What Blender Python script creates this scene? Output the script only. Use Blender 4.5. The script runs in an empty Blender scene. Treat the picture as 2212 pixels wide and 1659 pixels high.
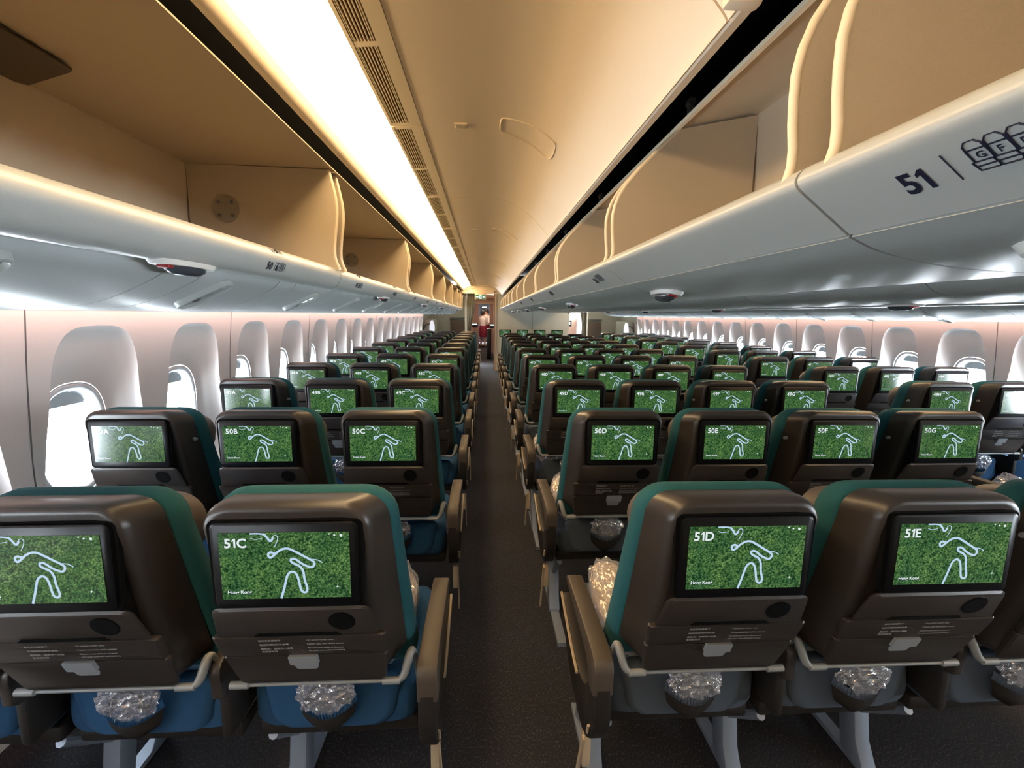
import bpy, bmesh, math, random
from mathutils import Vector, Matrix, noise
random.seed(7)
SC = bpy.context.scene
COL = SC.collection
H = 1.46                      # camera height above the cabin floor
P = 0.8616                    # seat pitch
D0 = 0.857                    # distance of row 51's screens
XM = 1.2045                   # cabin centre line, metres right of camera
YF, YB = 12.2, -1.8           # forward and rear ends of the cabin section
PI = math.pi

# ------------------------------------------------------------ helpers
def tag(o, label=None, cat=None, group=None, kind=None):
    if label: o['label'] = label
    if cat: o['category'] = cat
    if group: o['group'] = group
    if kind: o['kind'] = kind
    return o

def mesh(name, verts, faces, smooth=40):
    me = bpy.data.meshes.new(name)
    me.from_pydata([tuple(v) for v in verts], [], faces)
    me.validate()
    fix(me, smooth)
    return me

def fix(me, smooth=40, normals=True):
    bm = bmesh.new(); bm.from_mesh(me)
    if normals: bmesh.ops.recalc_face_normals(bm, faces=bm.faces)
    bm.to_mesh(me); bm.free()
    if smooth:
        me.polygons.foreach_set('use_smooth', [True] * len(me.polygons))
        me.set_sharp_from_angle(angle=math.radians(smooth))

def ob(name, me, parent=None, mats=None, loc=(0, 0, 0)):
    o = bpy.data.objects.new(name, me)
    COL.objects.link(o)
    o.location = loc
    if parent is not None: o.parent = parent
    if mats is not None and me is not None and len(me.materials) == 0:
        for m in (mats if isinstance(mats, (list, tuple)) else [mats]): me.materials.append(m)
    return o

def empty(name, loc=(0, 0, 0)):
    o = bpy.data.objects.new(name, None); COL.objects.link(o)
    o.location = loc; o.empty_display_size = .05
    return o

class B:
    """collects shapes for one mesh"""
    def __init__(s): s.v = []; s.f = []; s.mi = []
    def add(s, v, f, m=0):
        n = len(s.v); s.v += [tuple(p) for p in v]
        s.f += [tuple(i + n for i in q) for q in f]; s.mi += [m] * len(f)
    def box(s, x0, x1, y0, y1, z0, z1, m=0):
        v = [(x, y, z) for x in (x0, x1) for y in (y0, y1) for z in (z0, z1)]
        s.add(v, [(0, 1, 3, 2), (4, 6, 7, 5), (0, 4, 5, 1), (2, 3, 7, 6), (0, 2, 6, 4), (1, 5, 7, 3)], m)
    def tube(s, pts, r, n=8, m=0, cap=True):
        pts = [Vector(p) for p in pts]; rs = r if isinstance(r, (list, tuple)) else [r] * len(pts)
        v = []; 
        t0 = (pts[1] - pts[0]).normalized()
        u = t0.orthogonal().normalized()
        for i, p in enumerate(pts):
            t = (pts[min(i + 1, len(pts) - 1)] - pts[max(i - 1, 0)]).normalized()
            u = (u - t * u.dot(t)).normalized(); w = t.cross(u)
            for k in range(n):
                a = 2 * PI * k / n
                v.append(p + (u * math.cos(a) + w * math.sin(a)) * rs[i])
        f = [(i * n + k, i * n + (k + 1) % n, (i + 1) * n + (k + 1) % n, (i + 1) * n + k)
             for i in range(len(pts) - 1) for k in range(n)]
        if cap: f += [tuple(range(n))[::-1], tuple(range((len(pts) - 1) * n, len(pts) * n))]
        s.add(v, f, m)
    def loft(s, loops, m=0, cap0=True, cap1=True, close=False):
        n = len(loops[0]); v = [p for l in loops for p in l]
        L = len(loops)
        f = [(i * n + k, i * n + (k + 1) % n, ((i + 1) % L) * n + (k + 1) % n, ((i + 1) % L) * n + k)
             for i in range(L if close else L - 1) for k in range(n)]
        if cap0 and not close: f.append(tuple(range(n))[::-1])
        if cap1 and not close: f.append(tuple(range((L - 1) * n, L * n)))
        s.add(v, f, m)
    def prism(s, poly, a0, a1, axis='y', m=0):
        """poly of 2d points extruded along axis; (x,z) for y, (y,z) for x, (x,y) for z"""
        def mk(p, a):
            return {'y': (p[0], a, p[1]), 'x': (a, p[0], p[1]), 'z': (p[0], p[1], a)}[axis]
        s.loft([[mk(p, a0) for p in poly], [mk(p, a1) for p in poly]], m)
    def ribbon(s, pts, y0, y1, t, m=0, mx=None):
        """(x,z) profile with thickness t, extruded along y"""
        if mx is not None: pts = [(2 * mx - x, z) for x, z in pts]; t = -t
        P2 = [Vector(p) for p in pts]; off = []
        for i, p in enumerate(P2):
            d = (P2[min(i + 1, len(P2) - 1)] - P2[max(i - 1, 0)]).normalized()
            off.append(p + Vector((-d.y, d.x)) * t)
        poly = [tuple(p) for p in P2] + [tuple(p) for p in reversed(off)]
        n = len(pts); N = len(poly)
        v = [(p[0], y0, p[1]) for p in poly] + [(p[0], y1, p[1]) for p in poly]
        f = [(k, (k + 1) % N, N + (k + 1) % N, N + k) for k in range(N)]
        for k in range(n - 1):
            f.append((k, N - 1 - k, N - 2 - k, k + 1)); f.append((N + k, N + k + 1, 2 * N - 2 - k, 2 * N - 1 - k))
        s.add(v, f, m)
    def mesh(s, name, smooth=40, mx=None, bev=0, seg=2):
        v = s.v if mx is None else [(2 * mx - x, y, z) for x, y, z in s.v]
        me = bpy.data.meshes.new(name); me.from_pydata(v, [], s.f)
        me.polygons.foreach_set('material_index', s.mi)
        if bev:
            bm = bmesh.new(); bm.from_mesh(me)
            bmesh.ops.recalc_face_normals(bm, faces=bm.faces)
            ed = [e for e in bm.edges if len(e.link_faces) == 2 and e.calc_face_angle(0) > .5]
            bmesh.ops.bevel(bm, geom=ed, offset=bev, segments=seg, affect='EDGES', profile=.5)
            bm.to_mesh(me); bm.free()
        fix(me, smooth)
        return me

def chaikin(p, n=2, closed=False):
    for _ in range(n):
        q = []
        rng = range(len(p)) if closed else range(len(p) - 1)
        if not closed: q.append(p[0])
        for i in rng:
            a, b = p[i], p[(i + 1) % len(p)]
            q.append(tuple(.75 * x + .25 * y for x, y in zip(a, b)))
            q.append(tuple(.25 * x + .75 * y for x, y in zip(a, b)))
        if not closed: q.append(p[-1])
        p = q
    return p

def rr(hwt, hwb, z0, z1, rt, rb, n=6, cx=0):
    """rounded trapezium outline in x,z: list of (x,z)"""
    out = []
    for (cxx, cz, r, a0) in ((hwt - rt, z1 - rt, rt, 0), (-(hwt - rt), z1 - rt, rt, PI / 2),
                             (-(hwb - rb), z0 + rb, rb, PI), (hwb - rb, z0 + rb, rb, 1.5 * PI)):
        for k in range(n + 1):
            a = a0 + PI / 2 * k / n
            out.append((cx + cxx + r * math.cos(a), cz + r * math.sin(a)))
    return out

TXT = {}
def text_mesh(body, size, key=None, bold=0.0, align='LEFT'):
    k = (body, size, bold, align)
    if k in TXT: return TXT[k]
    cu = bpy.data.curves.new('txt', 'FONT'); cu.body = body; cu.size = size
    cu.offset = bold; cu.align_x = align; cu.resolution_u = 3
    o = bpy.data.objects.new('txt', cu); COL.objects.link(o)
    dg = bpy.context.evaluated_depsgraph_get(); dg.update()
    me = bpy.data.meshes.new_from_object(o.evaluated_get(dg))
    bpy.data.objects.remove(o); bpy.data.curves.remove(cu)
    v = [tuple(p.co) for p in me.vertices]; f = [tuple(p.vertices) for p in me.polygons]
    bpy.data.meshes.remove(me)
    TXT[k] = (v, f); return TXT[k]

def addtext(b, body, size, org, ux, uy, bold=0.0, m=0, align='LEFT'):
    v, f = text_mesh(body, size, None, bold, align)
    org, ux, uy = Vector(org), Vector(ux), Vector(uy)
    b.add([org + ux * x + uy * y for x, y, z in v], f, m)

def addnum(b, body, size, org, ux, uy, bold=0.0, m=0):
    org, ux, uy = Vector(org), Vector(ux), Vector(uy); x = 0
    hgt = max(v[1] for v in text_mesh('5', size, None, bold)[0])
    for ch in body:
        if ch == '1':
            w = .115 * size + bold; h = hgt
            v = [(.13 * size, 0, 0), (.13 * size + w, 0, 0), (.13 * size + w, h, 0), (.13 * size + w * .2, h, 0), (0, h * .78, 0), (0, h * .64, 0), (.13 * size, h * .74, 0)]
            f = [(0, 1, 2, 3, 6), (3, 4, 5, 6)]
        else: v, f = text_mesh(ch, size, None, bold)
        x0 = min(p[0] for p in v); x1 = max(p[0] for p in v)
        b.add([org + ux * (p[0] - x0 + x) + uy * p[1] for p in v], f, m)
        x += x1 - x0 + .085 * size
# ------------------------------------------------------------ materials
def mat(name, col, rough=.5, metal=0, spec=.5, bump=0, bscale=200, var=0, coat=0, alpha=1, bdist=.001):
    m = bpy.data.materials.new(name); m.use_nodes = True
    nt = m.node_tree; b = nt.nodes['Principled BSDF']
    b.inputs['Base Color'].default_value = (*col, 1); b.inputs['Roughness'].default_value = rough
    b.inputs['Metallic'].default_value = metal
    b.inputs['Specular IOR Level'].default_value = spec
    b.inputs['Coat Weight'].default_value = coat
    b.inputs['Alpha'].default_value = alpha
    if bump or var:
        tc = nt.nodes.new('ShaderNodeTexCoord')
        nz = nt.nodes.new('ShaderNodeTexNoise'); nz.inputs['Scale'].default_value = bscale
        nz.inputs['Detail'].default_value = 3
        nt.links.new(tc.outputs['Object'], nz.inputs['Vector'])
        if bump:
            bp = nt.nodes.new('ShaderNodeBump'); bp.inputs['Strength'].default_value = bump
            bp.inputs['Distance'].default_value = bdist
            nt.links.new(nz.outputs['Fac'], bp.inputs['Height']); nt.links.new(bp.outputs['Normal'], b.inputs['Normal'])
        if var:
            mx = nt.nodes.new('ShaderNodeMix'); mx.data_type = 'RGBA'
            mx.inputs[6].default_value = (*[c * (1 - var) for c in col], 1)
            mx.inputs[7].default_value = (*[min(1, c * (1 + var)) for c in col], 1)
            nt.links.new(nz.outputs['Fac'], mx.inputs[0]); nt.links.new(mx.outputs[2], b.inputs['Base Color'])
    return m

def emit(name, col, s):
    m = bpy.data.materials.new(name); m.use_nodes = True
    b = m.node_tree.nodes['Principled BSDF']
    b.inputs['Base Color'].default_value = (.02, .02, .02, 1)
    b.inputs['Emission Color'].default_value = (*col, 1); b.inputs['Emission Strength'].default_value = s
    b.inputs['Roughness'].default_value = .3
    return m

M = {}
M['shell'] = mat('seat_plastic', (.036, .029, .0245), .34, spec=.55, bump=.25, bscale=900, bdist=.0004)
M['shell_dark'] = mat('seat_plastic_dark', (.018, .015, .013), .5, spec=.35)
M['cover'] = mat('grey_cover', (.30, .26, .20), .5)
M['black'] = mat('black_gloss', (.004, .004, .005), .3, spec=.25)
M['blackmatt'] = mat('black_recess', (.003, .003, .003), .9, spec=.1)  # flat black standing in for shade in gaps and holes
M['teal'] = mat('teal_fabric', (.009, .095, .115), .9, bump=.5, bscale=700, var=.15)
M['headrest'] = mat('taupe_leather', (.11, .085, .075), .5, bump=.2, bscale=300)
def weave(name, col, sc=230):
    m = mat(name, col, .9); nt = m.node_tree; b = nt.nodes['Principled BSDF']
    tc = nt.nodes.new('ShaderNodeTexCoord')
    w = nt.nodes.new('ShaderNodeTexWave'); w.bands_direction = 'DIAGONAL'; w.inputs['Scale'].default_value = sc
    w.inputs['Distortion'].default_value = .6
    nt.links.new(tc.outputs['Object'], w.inputs['Vector'])
    mx = nt.nodes.new('ShaderNodeMix'); mx.data_type = 'RGBA'
    mx.inputs[6].default_value = (*[c * .7 for c in col], 1); mx.inputs[7].default_value = (*[c * 1.3 for c in col], 1)
    nt.links.new(w.outputs['Fac'], mx.inputs[0]); nt.links.new(mx.outputs[2], b.inputs['Base Color'])
    return m
M['blue'] = weave('blue_fabric', (.014, .075, .175))
M['grey'] = weave('grey_fabric', (.065, .085, .115))
M['silver'] = mat('latch_silver', (.36, .38, .40), .35, metal=.3)
M['white_metal'] = mat('pale_metal', (.25, .26, .26), .4, metal=.1)
M['leg'] = mat('leg_metal', (.27, .31, .38), .4, metal=.5, bump=.1, bscale=60)
M['tan'] = mat('tan_trim', (.42, .33, .22), .45)
M['arm'] = mat('armrest_brown', (.070, .053, .039), .48, bump=.2, bscale=500)
M['print'] = mat('print_white', (.55, .55, .53), .6)
M['wall'] = mat('sidewall', (.74, .70, .67), .5, bump=.06, bscale=900, bdist=.0005)
M['winframe'] = mat('window_plastic', (.78, .80, .82), .35)
M['psu'] = mat('service_panel', (.50, .53, .53), .38)
M['binout'] = mat('bin_outer', (.43, .45, .44), .3, bump=.35, bscale=900, bdist=.0004)
M['binin'] = mat('bin_lining', (.50, .415, .30), .6, bump=.4, bscale=900, bdist=.0006)
M['trim'] = mat('bin_edge_cream', (.80, .68, .50), .4)
M['ceil'] = mat('ceiling_cream', (.82, .70, .54), .5, bump=.05, bscale=600)
M['vent'] = mat('vent_cream', (.80, .70, .52), .45)
M['void'] = mat('dark_void', (.004, .004, .004), .95, spec=.05)
M['decal'] = mat('decal_navy', (.008, .009, .03), .5)
M['hatch'] = mat('hatch_line', (.62, .53, .39), .5)
M['seam'] = mat('seam_dark', (.12, .12, .12), .7)
M['bulk'] = mat('bulkhead_laminate', (.50, .50, .43), .28)
M['brownpanel'] = mat('brown_panel', (.13, .09, .07), .5)
M['pink'] = mat('rose_panel', (.48, .33, .28), .5)
M['curtain'] = mat('curtain_olive', (.13, .13, .10), .8, bump=.4, bscale=80)
M['green'] = emit('exit_green', (.0, .20, .10), 1.0)
M['white'] = mat('white_plastic', (.8, .8, .78), .4)
M['signlit'] = emit('sign_lit', (.9, 1, .95), 1.1)
M['lampwhite'] = emit('lamp_white', (.85, 1, 1), 2.6)
M['cool'] = emit('galley_lamp', (1, .93, .8), 3.0)
M['red'] = mat('lens_red', (.25, .01, .015), .3)
M['lens'] = mat('lens_dark', (.05, .055, .07), .2)
M['unit'] = mat('light_unit_grey', (.40, .43, .42), .35)  # greyer than the service panel, painting in the hollow's shade
M['mirror'] = mat('mirror', (.13, .105, .08), .22, metal=1)
M['skin'] = mat('skin', (.55, .33, .24), .5)
M['hair'] = mat('hair', (.01, .008, .008), .5)
M['blouse'] = mat('blouse', (.75, .70, .66), .7)
M['skirt'] = mat('skirt_crimson', (.20, .01, .03), .7)
M['shoe'] = mat('shoe_black', (.01, .01, .01), .3)
M['orangish'] = mat('jamb_tan', (.45, .33, .24), .5)

# ceiling cove panel, emitting itself in place of its hidden lamp, and mood strips
def lightmat(name, col, s): return emit(name, col, s)
M['glow'] = lightmat('cove_light', (1, .69, .36), 15.5)
M['mood'] = lightmat('mood_pink', (1, .60, .50), 11)

# carpet
m = mat('carpet_navy', (.02, .022, .03), .95); nt = m.node_tree; b = nt.nodes['Principled BSDF']
tc = nt.nodes.new('ShaderNodeTexCoord'); mp = nt.nodes.new('ShaderNodeMapping'); mp.inputs['Scale'].default_value = (260, 110, 1)
nz = nt.nodes.new('ShaderNodeTexNoise'); nz.inputs['Scale'].default_value = 1; nz.inputs['Detail'].default_value = 3
cr = nt.nodes.new('ShaderNodeValToRGB')
cr.color_ramp.elements[0].position = .42; cr.color_ramp.elements[0].color = (.008, .009, .014, 1)
cr.color_ramp.elements[1].position = .72; cr.color_ramp.elements[1].color = (.085, .075, .07, 1)
e = cr.color_ramp.elements.new(.58); e.color = (.018, .017, .021, 1)
bp = nt.nodes.new('ShaderNodeBump'); bp.inputs['Strength'].default_value = .6; bp.inputs['Distance'].default_value = .003
nt.links.new(tc.outputs['Object'], mp.inputs[0]); nt.links.new(mp.outputs[0], nz.inputs['Vector'])
nt.links.new(nz.outputs['Fac'], cr.inputs[0]); nt.links.new(cr.outputs[0], b.inputs['Base Color'])
nt.links.new(nz.outputs['Fac'], bp.inputs['Height']); nt.links.new(bp.outputs[0], b.inputs['Normal'])
M['carpet'] = m

# forest picture on the screens (an emissive display under glass)
m = mat('screen_forest', (.004, .004, .005), .12, spec=.6); nt = m.node_tree; b = nt.nodes['Principled BSDF']
tc = nt.nodes.new('ShaderNodeTexCoord')
vo = nt.nodes.new('ShaderNodeTexVoronoi'); vo.inputs['Scale'].default_value = 260; vo.feature = 'F1'
nz = nt.nodes.new('ShaderNodeTexNoise'); nz.inputs['Scale'].default_value = 22; nz.inputs['Detail'].default_value = 6; nz.inputs['Roughness'].default_value = .7
nt.links.new(tc.outputs['Object'], vo.inputs['Vector']); nt.links.new(tc.outputs['Object'], nz.inputs['Vector'])
cr = nt.nodes.new('ShaderNodeValToRGB')
cr.color_ramp.elements[0].position = .0; cr.color_ramp.elements[0].color = (.22, .30, .13, 1)
cr.color_ramp.elements[1].position = .85; cr.color_ramp.elements[1].color = (.006, .028, .010, 1)
e = cr.color_ramp.elements.new(.38); e.color = (.06, .135, .045, 1)
cr2 = nt.nodes.new('ShaderNodeValToRGB')
cr2.color_ramp.elements[0].position = .36; cr2.color_ramp.elements[0].color = (.30, .50, .46, 1)
cr2.color_ramp.elements[1].position = .66; cr2.color_ramp.elements[1].color = (1.0, 1.0, .75, 1)
mu = nt.nodes.new('ShaderNodeMix'); mu.data_type = 'RGBA'; mu.blend_type = 'MULTIPLY'; mu.inputs[0].default_value = 1
nt.links.new(vo.outputs['Distance'], cr.inputs[0]); nt.links.new(nz.outputs['Fac'], cr2.inputs[0])
sx = nt.nodes.new('ShaderNodeMath'); sx.operation = 'MULTIPLY'; sx.inputs[1].default_value = 1.0
nt.links.new(vo.outputs['Distance'], sx.inputs[0])

nt.links.new(cr.outputs[0], mu.inputs[6]); nt.links.new(cr2.outputs[0], mu.inputs[7])
nt.links.new(mu.outputs[2], b.inputs['Emission Color']); b.inputs['Emission Strength'].default_value = 1.55
M['forest'] = m
def scr(name, col, s):
    m = mat(name, (.004, .004, .004), .12, spec=.6); b = m.node_tree.nodes['Principled BSDF']
    b.inputs['Emission Color'].default_value = (*col, 1); b.inputs['Emission Strength'].default_value = s
    return m
M['river'] = scr('screen_river', (.50, .66, .85), 1.0)
M['digits'] = scr('screen_digits', (.75, .82, .85), 1.0)

# thin window glass / plastic film
def film(name, gloss, rough, tint=(1, 1, 1), bump=0, milk=0):
    m = bpy.data.materials.new(name); m.use_nodes = True; nt = m.node_tree; nt.nodes.clear()
    out = nt.nodes.new('ShaderNodeOutputMaterial'); mx = nt.nodes.new('ShaderNodeMixShader')
    tr = nt.nodes.new('ShaderNodeBsdfTransparent'); gl = nt.nodes.new('ShaderNodeBsdfGlossy')
    tr.inputs[0].default_value = (*tint, 1); gl.inputs['Roughness'].default_value = rough
    mx.inputs[0].default_value = gloss
    src = tr.outputs[0]
    if milk:
        df = nt.nodes.new('ShaderNodeBsdfDiffuse'); df.inputs[0].default_value = (.75, .78, .88, 1); m2 = nt.nodes.new('ShaderNodeMixShader'); m2.inputs[0].default_value = milk
        nt.links.new(tr.outputs[0], m2.inputs[1]); nt.links.new(df.outputs[0], m2.inputs[2]); src = m2.outputs[0]
    nt.links.new(src, mx.inputs[1]); nt.links.new(gl.outputs[0], mx.inputs[2]); nt.links.new(mx.outputs[0], out.inputs[0])
    if bump:
        tc = nt.nodes.new('ShaderNodeTexCoord'); nz = nt.nodes.new('ShaderNodeTexVoronoi'); nz.inputs['Scale'].default_value = 60
        bp = nt.nodes.new('ShaderNodeBump'); bp.inputs['Strength'].default_value = bump; bp.inputs['Distance'].default_value = .01
        nt.links.new(tc.outputs['Object'], nz.inputs['Vector']); nt.links.new(nz.outputs['Distance'], bp.inputs['Height'])
        nt.links.new(bp.outputs[0], gl.inputs['Normal'])
    return m
M['glass'] = film('window_glass', .04, .02)
M['plastic'] = film('clear_plastic_film', .30, .22, (.97, .97, 1), .6, .24)
M['cream'] = mat('cream_blanket', (.75, .58, .40), .9, bump=.6, bscale=60, bdist=.006)
M['bluebag'] = mat('blue_bag', (.04, .22, .62), .35, bump=.5, bscale=30, bdist=.01)

# ------------------------------------------------------------ camera
f, yaw, pit, roll = 1001.9, .0588, .1475, .0131
R1 = Matrix(((math.cos(yaw), math.sin(yaw), 0), (-math.sin(yaw), math.cos(yaw), 0), (0, 0, 1)))  # body -> world (x,y)
right = Vector((math.cos(yaw), -math.sin(yaw), 0)); fwd0 = Vector((math.sin(yaw), math.cos(yaw), 0)); up0 = Vector((0, 0, 1))
fwd = fwd0 * math.cos(pit) - up0 * math.sin(pit); up1 = fwd0 * math.sin(pit) + up0 * math.cos(pit)
r2 = right * math.cos(roll) + up1 * math.sin(roll); u2 = -right * math.sin(roll) + up1 * math.cos(roll)
cam = bpy.data.cameras.new('camera'); cam.sensor_width = 36; cam.lens = 36 * f / 2212; cam.clip_start = .02
co = bpy.data.objects.new('camera', cam); COL.objects.link(co)
mw = Matrix((r2, u2, -fwd)).transposed().to_4x4(); mw.translation = (0, 0, H); co.matrix_world = mw
SC.camera = co

def zz(pts): return [(x, z + H) for x, z in pts]

# ------------------------------------------------------------ shell of the cabin
def wx(z):      # sidewall inner surface, camera-relative x of the left wall at floor height z
    t = z / H
    return -1.60 - .05 * math.sin(PI * min(1, max(0, t)))

XF = 26.0
b = B(); b.box(-2.0, 4.4, YB - .3, XF, -.08, 0)
tag(ob('floor', b.mesh('floor', 0), None, M['carpet']), kind='structure')
# unseen crown and outer skin, near-black to block daylight and darken the gaps
b = B()
b.ribbon(zz([(-1.64, .02), (-1.72, .3), (-1.5, .7), (-1.0, .95), (1.2, 1.05), (3.4, .95), (3.9, .7), (4.13, .3), (4.05, .02)]), YB - .3, YF + 1.7, .04)
tag(ob('trim_1', b.mesh('trim_1'), None, M['void']), kind='structure')
b = B(); b.box(-2.0, 4.4, YB - .36, YB - .3, 0, H + 1.15)  # end wall added behind the camera to contain the light
tag(ob('wall_back', b.mesh('wall_back', 0), None, M['bulk']), kind='structure')

# windows
SL, YL0 = .664, 2.06
SR, YR0 = .596, 3.74
def supe(cy, cz, hy, hz, n, N=48, e=2.6):
    out = []
    for k in range(N):
        a = 2 * PI * k / N
        c, s = math.cos(a), math.sin(a)
        out.append((cy + hy * math.copysign(abs(c) ** (2 / e), c), cz + hz * math.copysign(abs(s) ** (2 / e), s)))
    return out
ZW = H - .545           # window centre height
def cell_loop(y0, y1, z0, z1, cy, cz, N=48):
    out = []
    for k in range(N):
        a = 2 * PI * k / N; c, s = math.cos(a), math.sin(a)
        ty = ((y1 - cy) / c if c > 1e-9 else (y0 - cy) / c if c < -1e-9 else 1e9)
        tz = ((z1 - cz) / s if s > 1e-9 else (z0 - cz) / s if s < -1e-9 else 1e9)
        t = min(ty, tz); out.append((cy + c * t, cz + s * t))
    # snap nearest points to the corners
    for cyy, czz in ((y0, z0), (y0, z1), (y1, z0), (y1, z1)):
        i = min(range(N), key=lambda i: (out[i][0] - cyy) ** 2 + (out[i][1] - czz) ** 2); out[i] = (cyy, czz)
    return out
def sidewall(side):
    left = side == 'left'
    S, Y0 = (SL, YL0) if left else (SR, YR0)
    fx = (lambda x: x) if left else (lambda x: 2 * XM - x)
    i0 = math.ceil((YB - .3 - Y0) / S + .5); i1 = int((YF + .1 - Y0) / S - .2)
    wb = B(); cz = H - .50; n = 0
    for i in range(i0, i1 + 1):
        cy = Y0 + i * S; y0, y1 = cy - S / 2, cy + S / 2
        X = lambda z, d=0: fx(wx(H - z) - d)
        rec = [(cy - .02 + (a_ - cy) * (1 + .20 * min(1, max(0, (cz + .15 - z_) / .3))), z_) for a_, z_ in supe(cy, cz, S * .345, .435, 0, e=3.6)]
        cl = cell_loop(y0, y1, .0, H - .0, cy, cz)
        # subdivide between cell edge and recess so that the wall keeps its curve
        loops = []
        for t in (0, .35, .7, 1):
            loops.append([(X(a[1] * (1 - t) + r[1] * t), a[0] * (1 - t) + r[0] * t, a[1] * (1 - t) + r[1] * t) for a, r in zip(cl, rec)])
        wb.loft(loops, 0, False, False)
        # groove between panels every second window
        # recess + bezel (window object)
        rb = B()
        bez = supe(cy - .05, ZW, .178, .244, 0, e=2.5)
        seq = [(0, 0), (.02, .010), (.10, .028), (.4, .045), (.7, .068), (.93, .085), (1.0, .088)]
        lp = []
        for t, d in seq:
            lp.append([(X(r[1] * (1 - t) + q[1] * t, d * (1 if left else 1)), r[0] * (1 - t) + q[0] * t, r[1] * (1 - t) + q[1] * t) for r, q in zip(rec, bez)])
        rb.loft(lp, 0, False, False)
        win = ob('window_%d' % (n + 1 if left else n + 41), rb.mesh('window_recess', 60), None, M['wall'])
        tag(win, kind='structure')
        fb = B()
        def lz(hy, hz, d): return [(X(q[1], d), q[0], q[1]) for q in supe(cy - .05, ZW, hy + .02, hz + .022, 0, e=2.5)]
        fb.loft([lz(.157, .221, .088), lz(.155, .219, .096), lz(.152, .216, .096), lz(.150, .214, .086), lz(.140, .204, .084), lz(.128, .190, .094),
                 lz(.122, .184, .118), lz(.119, .180, .120), lz(.118, .179, .15), lz(.112, .172, .17)], 0, False, False)
        ob('window_frame', fb.mesh('window_frame', 50), win, M['winframe'])
        gb = B(); l = lz(.116, .177, .155); gb.add(l, [tuple(range(len(l)))])
        ob('window_pane', gb.mesh('window_pane', 0), win, M['glass'])
        sb = B()   # edge of the pulled-up shade
        pts = [q for q in supe(cy - .05, ZW, .1385, .201, 0, e=2.5) if q[1] > ZW + .142]
        pts = sorted(pts, key=lambda q: -q[0])
        poly = [(pts[0][0], ZW + .142)] + pts + [(pts[-1][0], ZW + .142)]
        sb.loft([[(X(q[1], .128), q[0], q[1]) for q in poly], [(X(q[1], .133), q[0], q[1]) for q in poly]])
        ob('window_shade', sb.mesh('window_shade', 0), win, M['winframe'])
        # portal: tells the renderer where daylight enters
        L = bpy.data.lights.new('window_portal', 'AREA'); L.shape = 'RECTANGLE'; L.size = .25; L.size_y = .38
        L.cycles.is_portal = True
        lo = bpy.data.objects.new('window_portal', L); COL.objects.link(lo)
        lo.location = (X(ZW, .19), cy, ZW); lo.rotation_euler = (0, (-PI / 2 if left else PI / 2), 0)
        n += 1
    # plain ends of the wall, front (door frame) side
    for (a, c) in ((YB - .3, Y0 + i0 * S - S / 2), (Y0 + i1 * S + S / 2, YF + .12)):
        if c > a:
            zs = [0, .3, .6, .9, 1.2, H]
            wb.add([(fx(wx(H - z)), y, z) for z in zs for y in (a, c)], [(2 * k, 2 * k + 1, 2 * k + 3, 2 * k + 2) for k in range(5)])
    tag(ob('wall_' + side, wb.mesh('wall_' + side, 60), None, M['wall']), kind='structure')
    # thin seams between wall panels
    for k, i in enumerate(range(i0, i1 + 1, 2)):
        y = Y0 + (i + (.5 if left else .5)) * S
        if y > YF: continue
        sb = B(); zs = [.0, .3, .6, .9, 1.2, H]
        for q in range(5):
            z0, z1 = zs[q], zs[q + 1]
            v = [(fx(wx(H - z) + e), y + dy, z) for z in (z0, z1) for dy in (-.0022, .0022) for e in (-.001, .0012)]
            sb.add(v, [(0, 1, 3, 2), (4, 6, 7, 5), (0, 4, 5, 1), (2, 3, 7, 6), (1, 5, 7, 3)])
        tag(ob('trim_%d' % (100 + k + (0 if left else 30)), sb.mesh('seam', 0), None, M['seam']), kind='structure')
for s in ('left', 'right'): sidewall(s)

# service panels under the outboard bins
PSU = chaikin([(-.655, .12), (-.665, .100), (-.685, .078), (-.73, .054), (-.81, .018), (-.90, .002), (-1.2, -.002), (-1.44, -.004), (-1.462, .012)], 2)
k = 0
for mx in (None, XM):
    y = YB - .2; j = 0
    while y < YF - .02:
        ln = (.40, .13)[j % 2]; y1 = min(y + ln, YF)
        b = B(); b.ribbon(zz(PSU), y + .0022, y1 - .0022, -.006, mx=mx)
        tag(ob('trim_%d' % (200 + k), b.mesh('service_panel'), None, M['psu']), kind='structure'); k += 1
        y = y1; j += 1
    b = B(); b.ribbon(zz([(-.62, .16), (-.70, .135), (-.80, .06), (-1.0, .03), (-1.43, .02)]), YB - .3, YF, .01, mx=mx)
    tag(ob('trim_%d' % (400 + k), b.mesh('backing'), None, M['seam']), kind='structure')
    b = B(); b.ribbon(zz([(-1.40, .025), (-1.42, .075), (-1.63, .08)]), YB - .3, YF, .01, mx=mx)
    tag(ob('trim_%d' % (450 + k), b.mesh('lamp_backing'), None, M['wall']), kind='structure')
    b = B(); b.ribbon(zz([(-1.602, -.002), (-1.606, .08)]), YB - .3, YF, -.006, mx=mx)
    tag(ob('trim_%d' % (500 + k), b.mesh('wall_cap'), None, M['wall']), kind='structure')
    # pink mood lamp hidden along the top of the sidewall
    b = B(); x0, x1 = ((-1.54, -1.50) if mx is None else (2 * XM + 1.50, 2 * XM + 1.54))
    b.box(x0, x1, YB, YF - .1, H + .040, H + .046)
    o = tag(ob('mood_light_strip', b.mesh('mood_light_strip', 0), None, M['mood']),
            'thin pink lamp strip along the top of the %s window wall' % ('left' if mx is None else 'right'), 'light strip')

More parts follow.
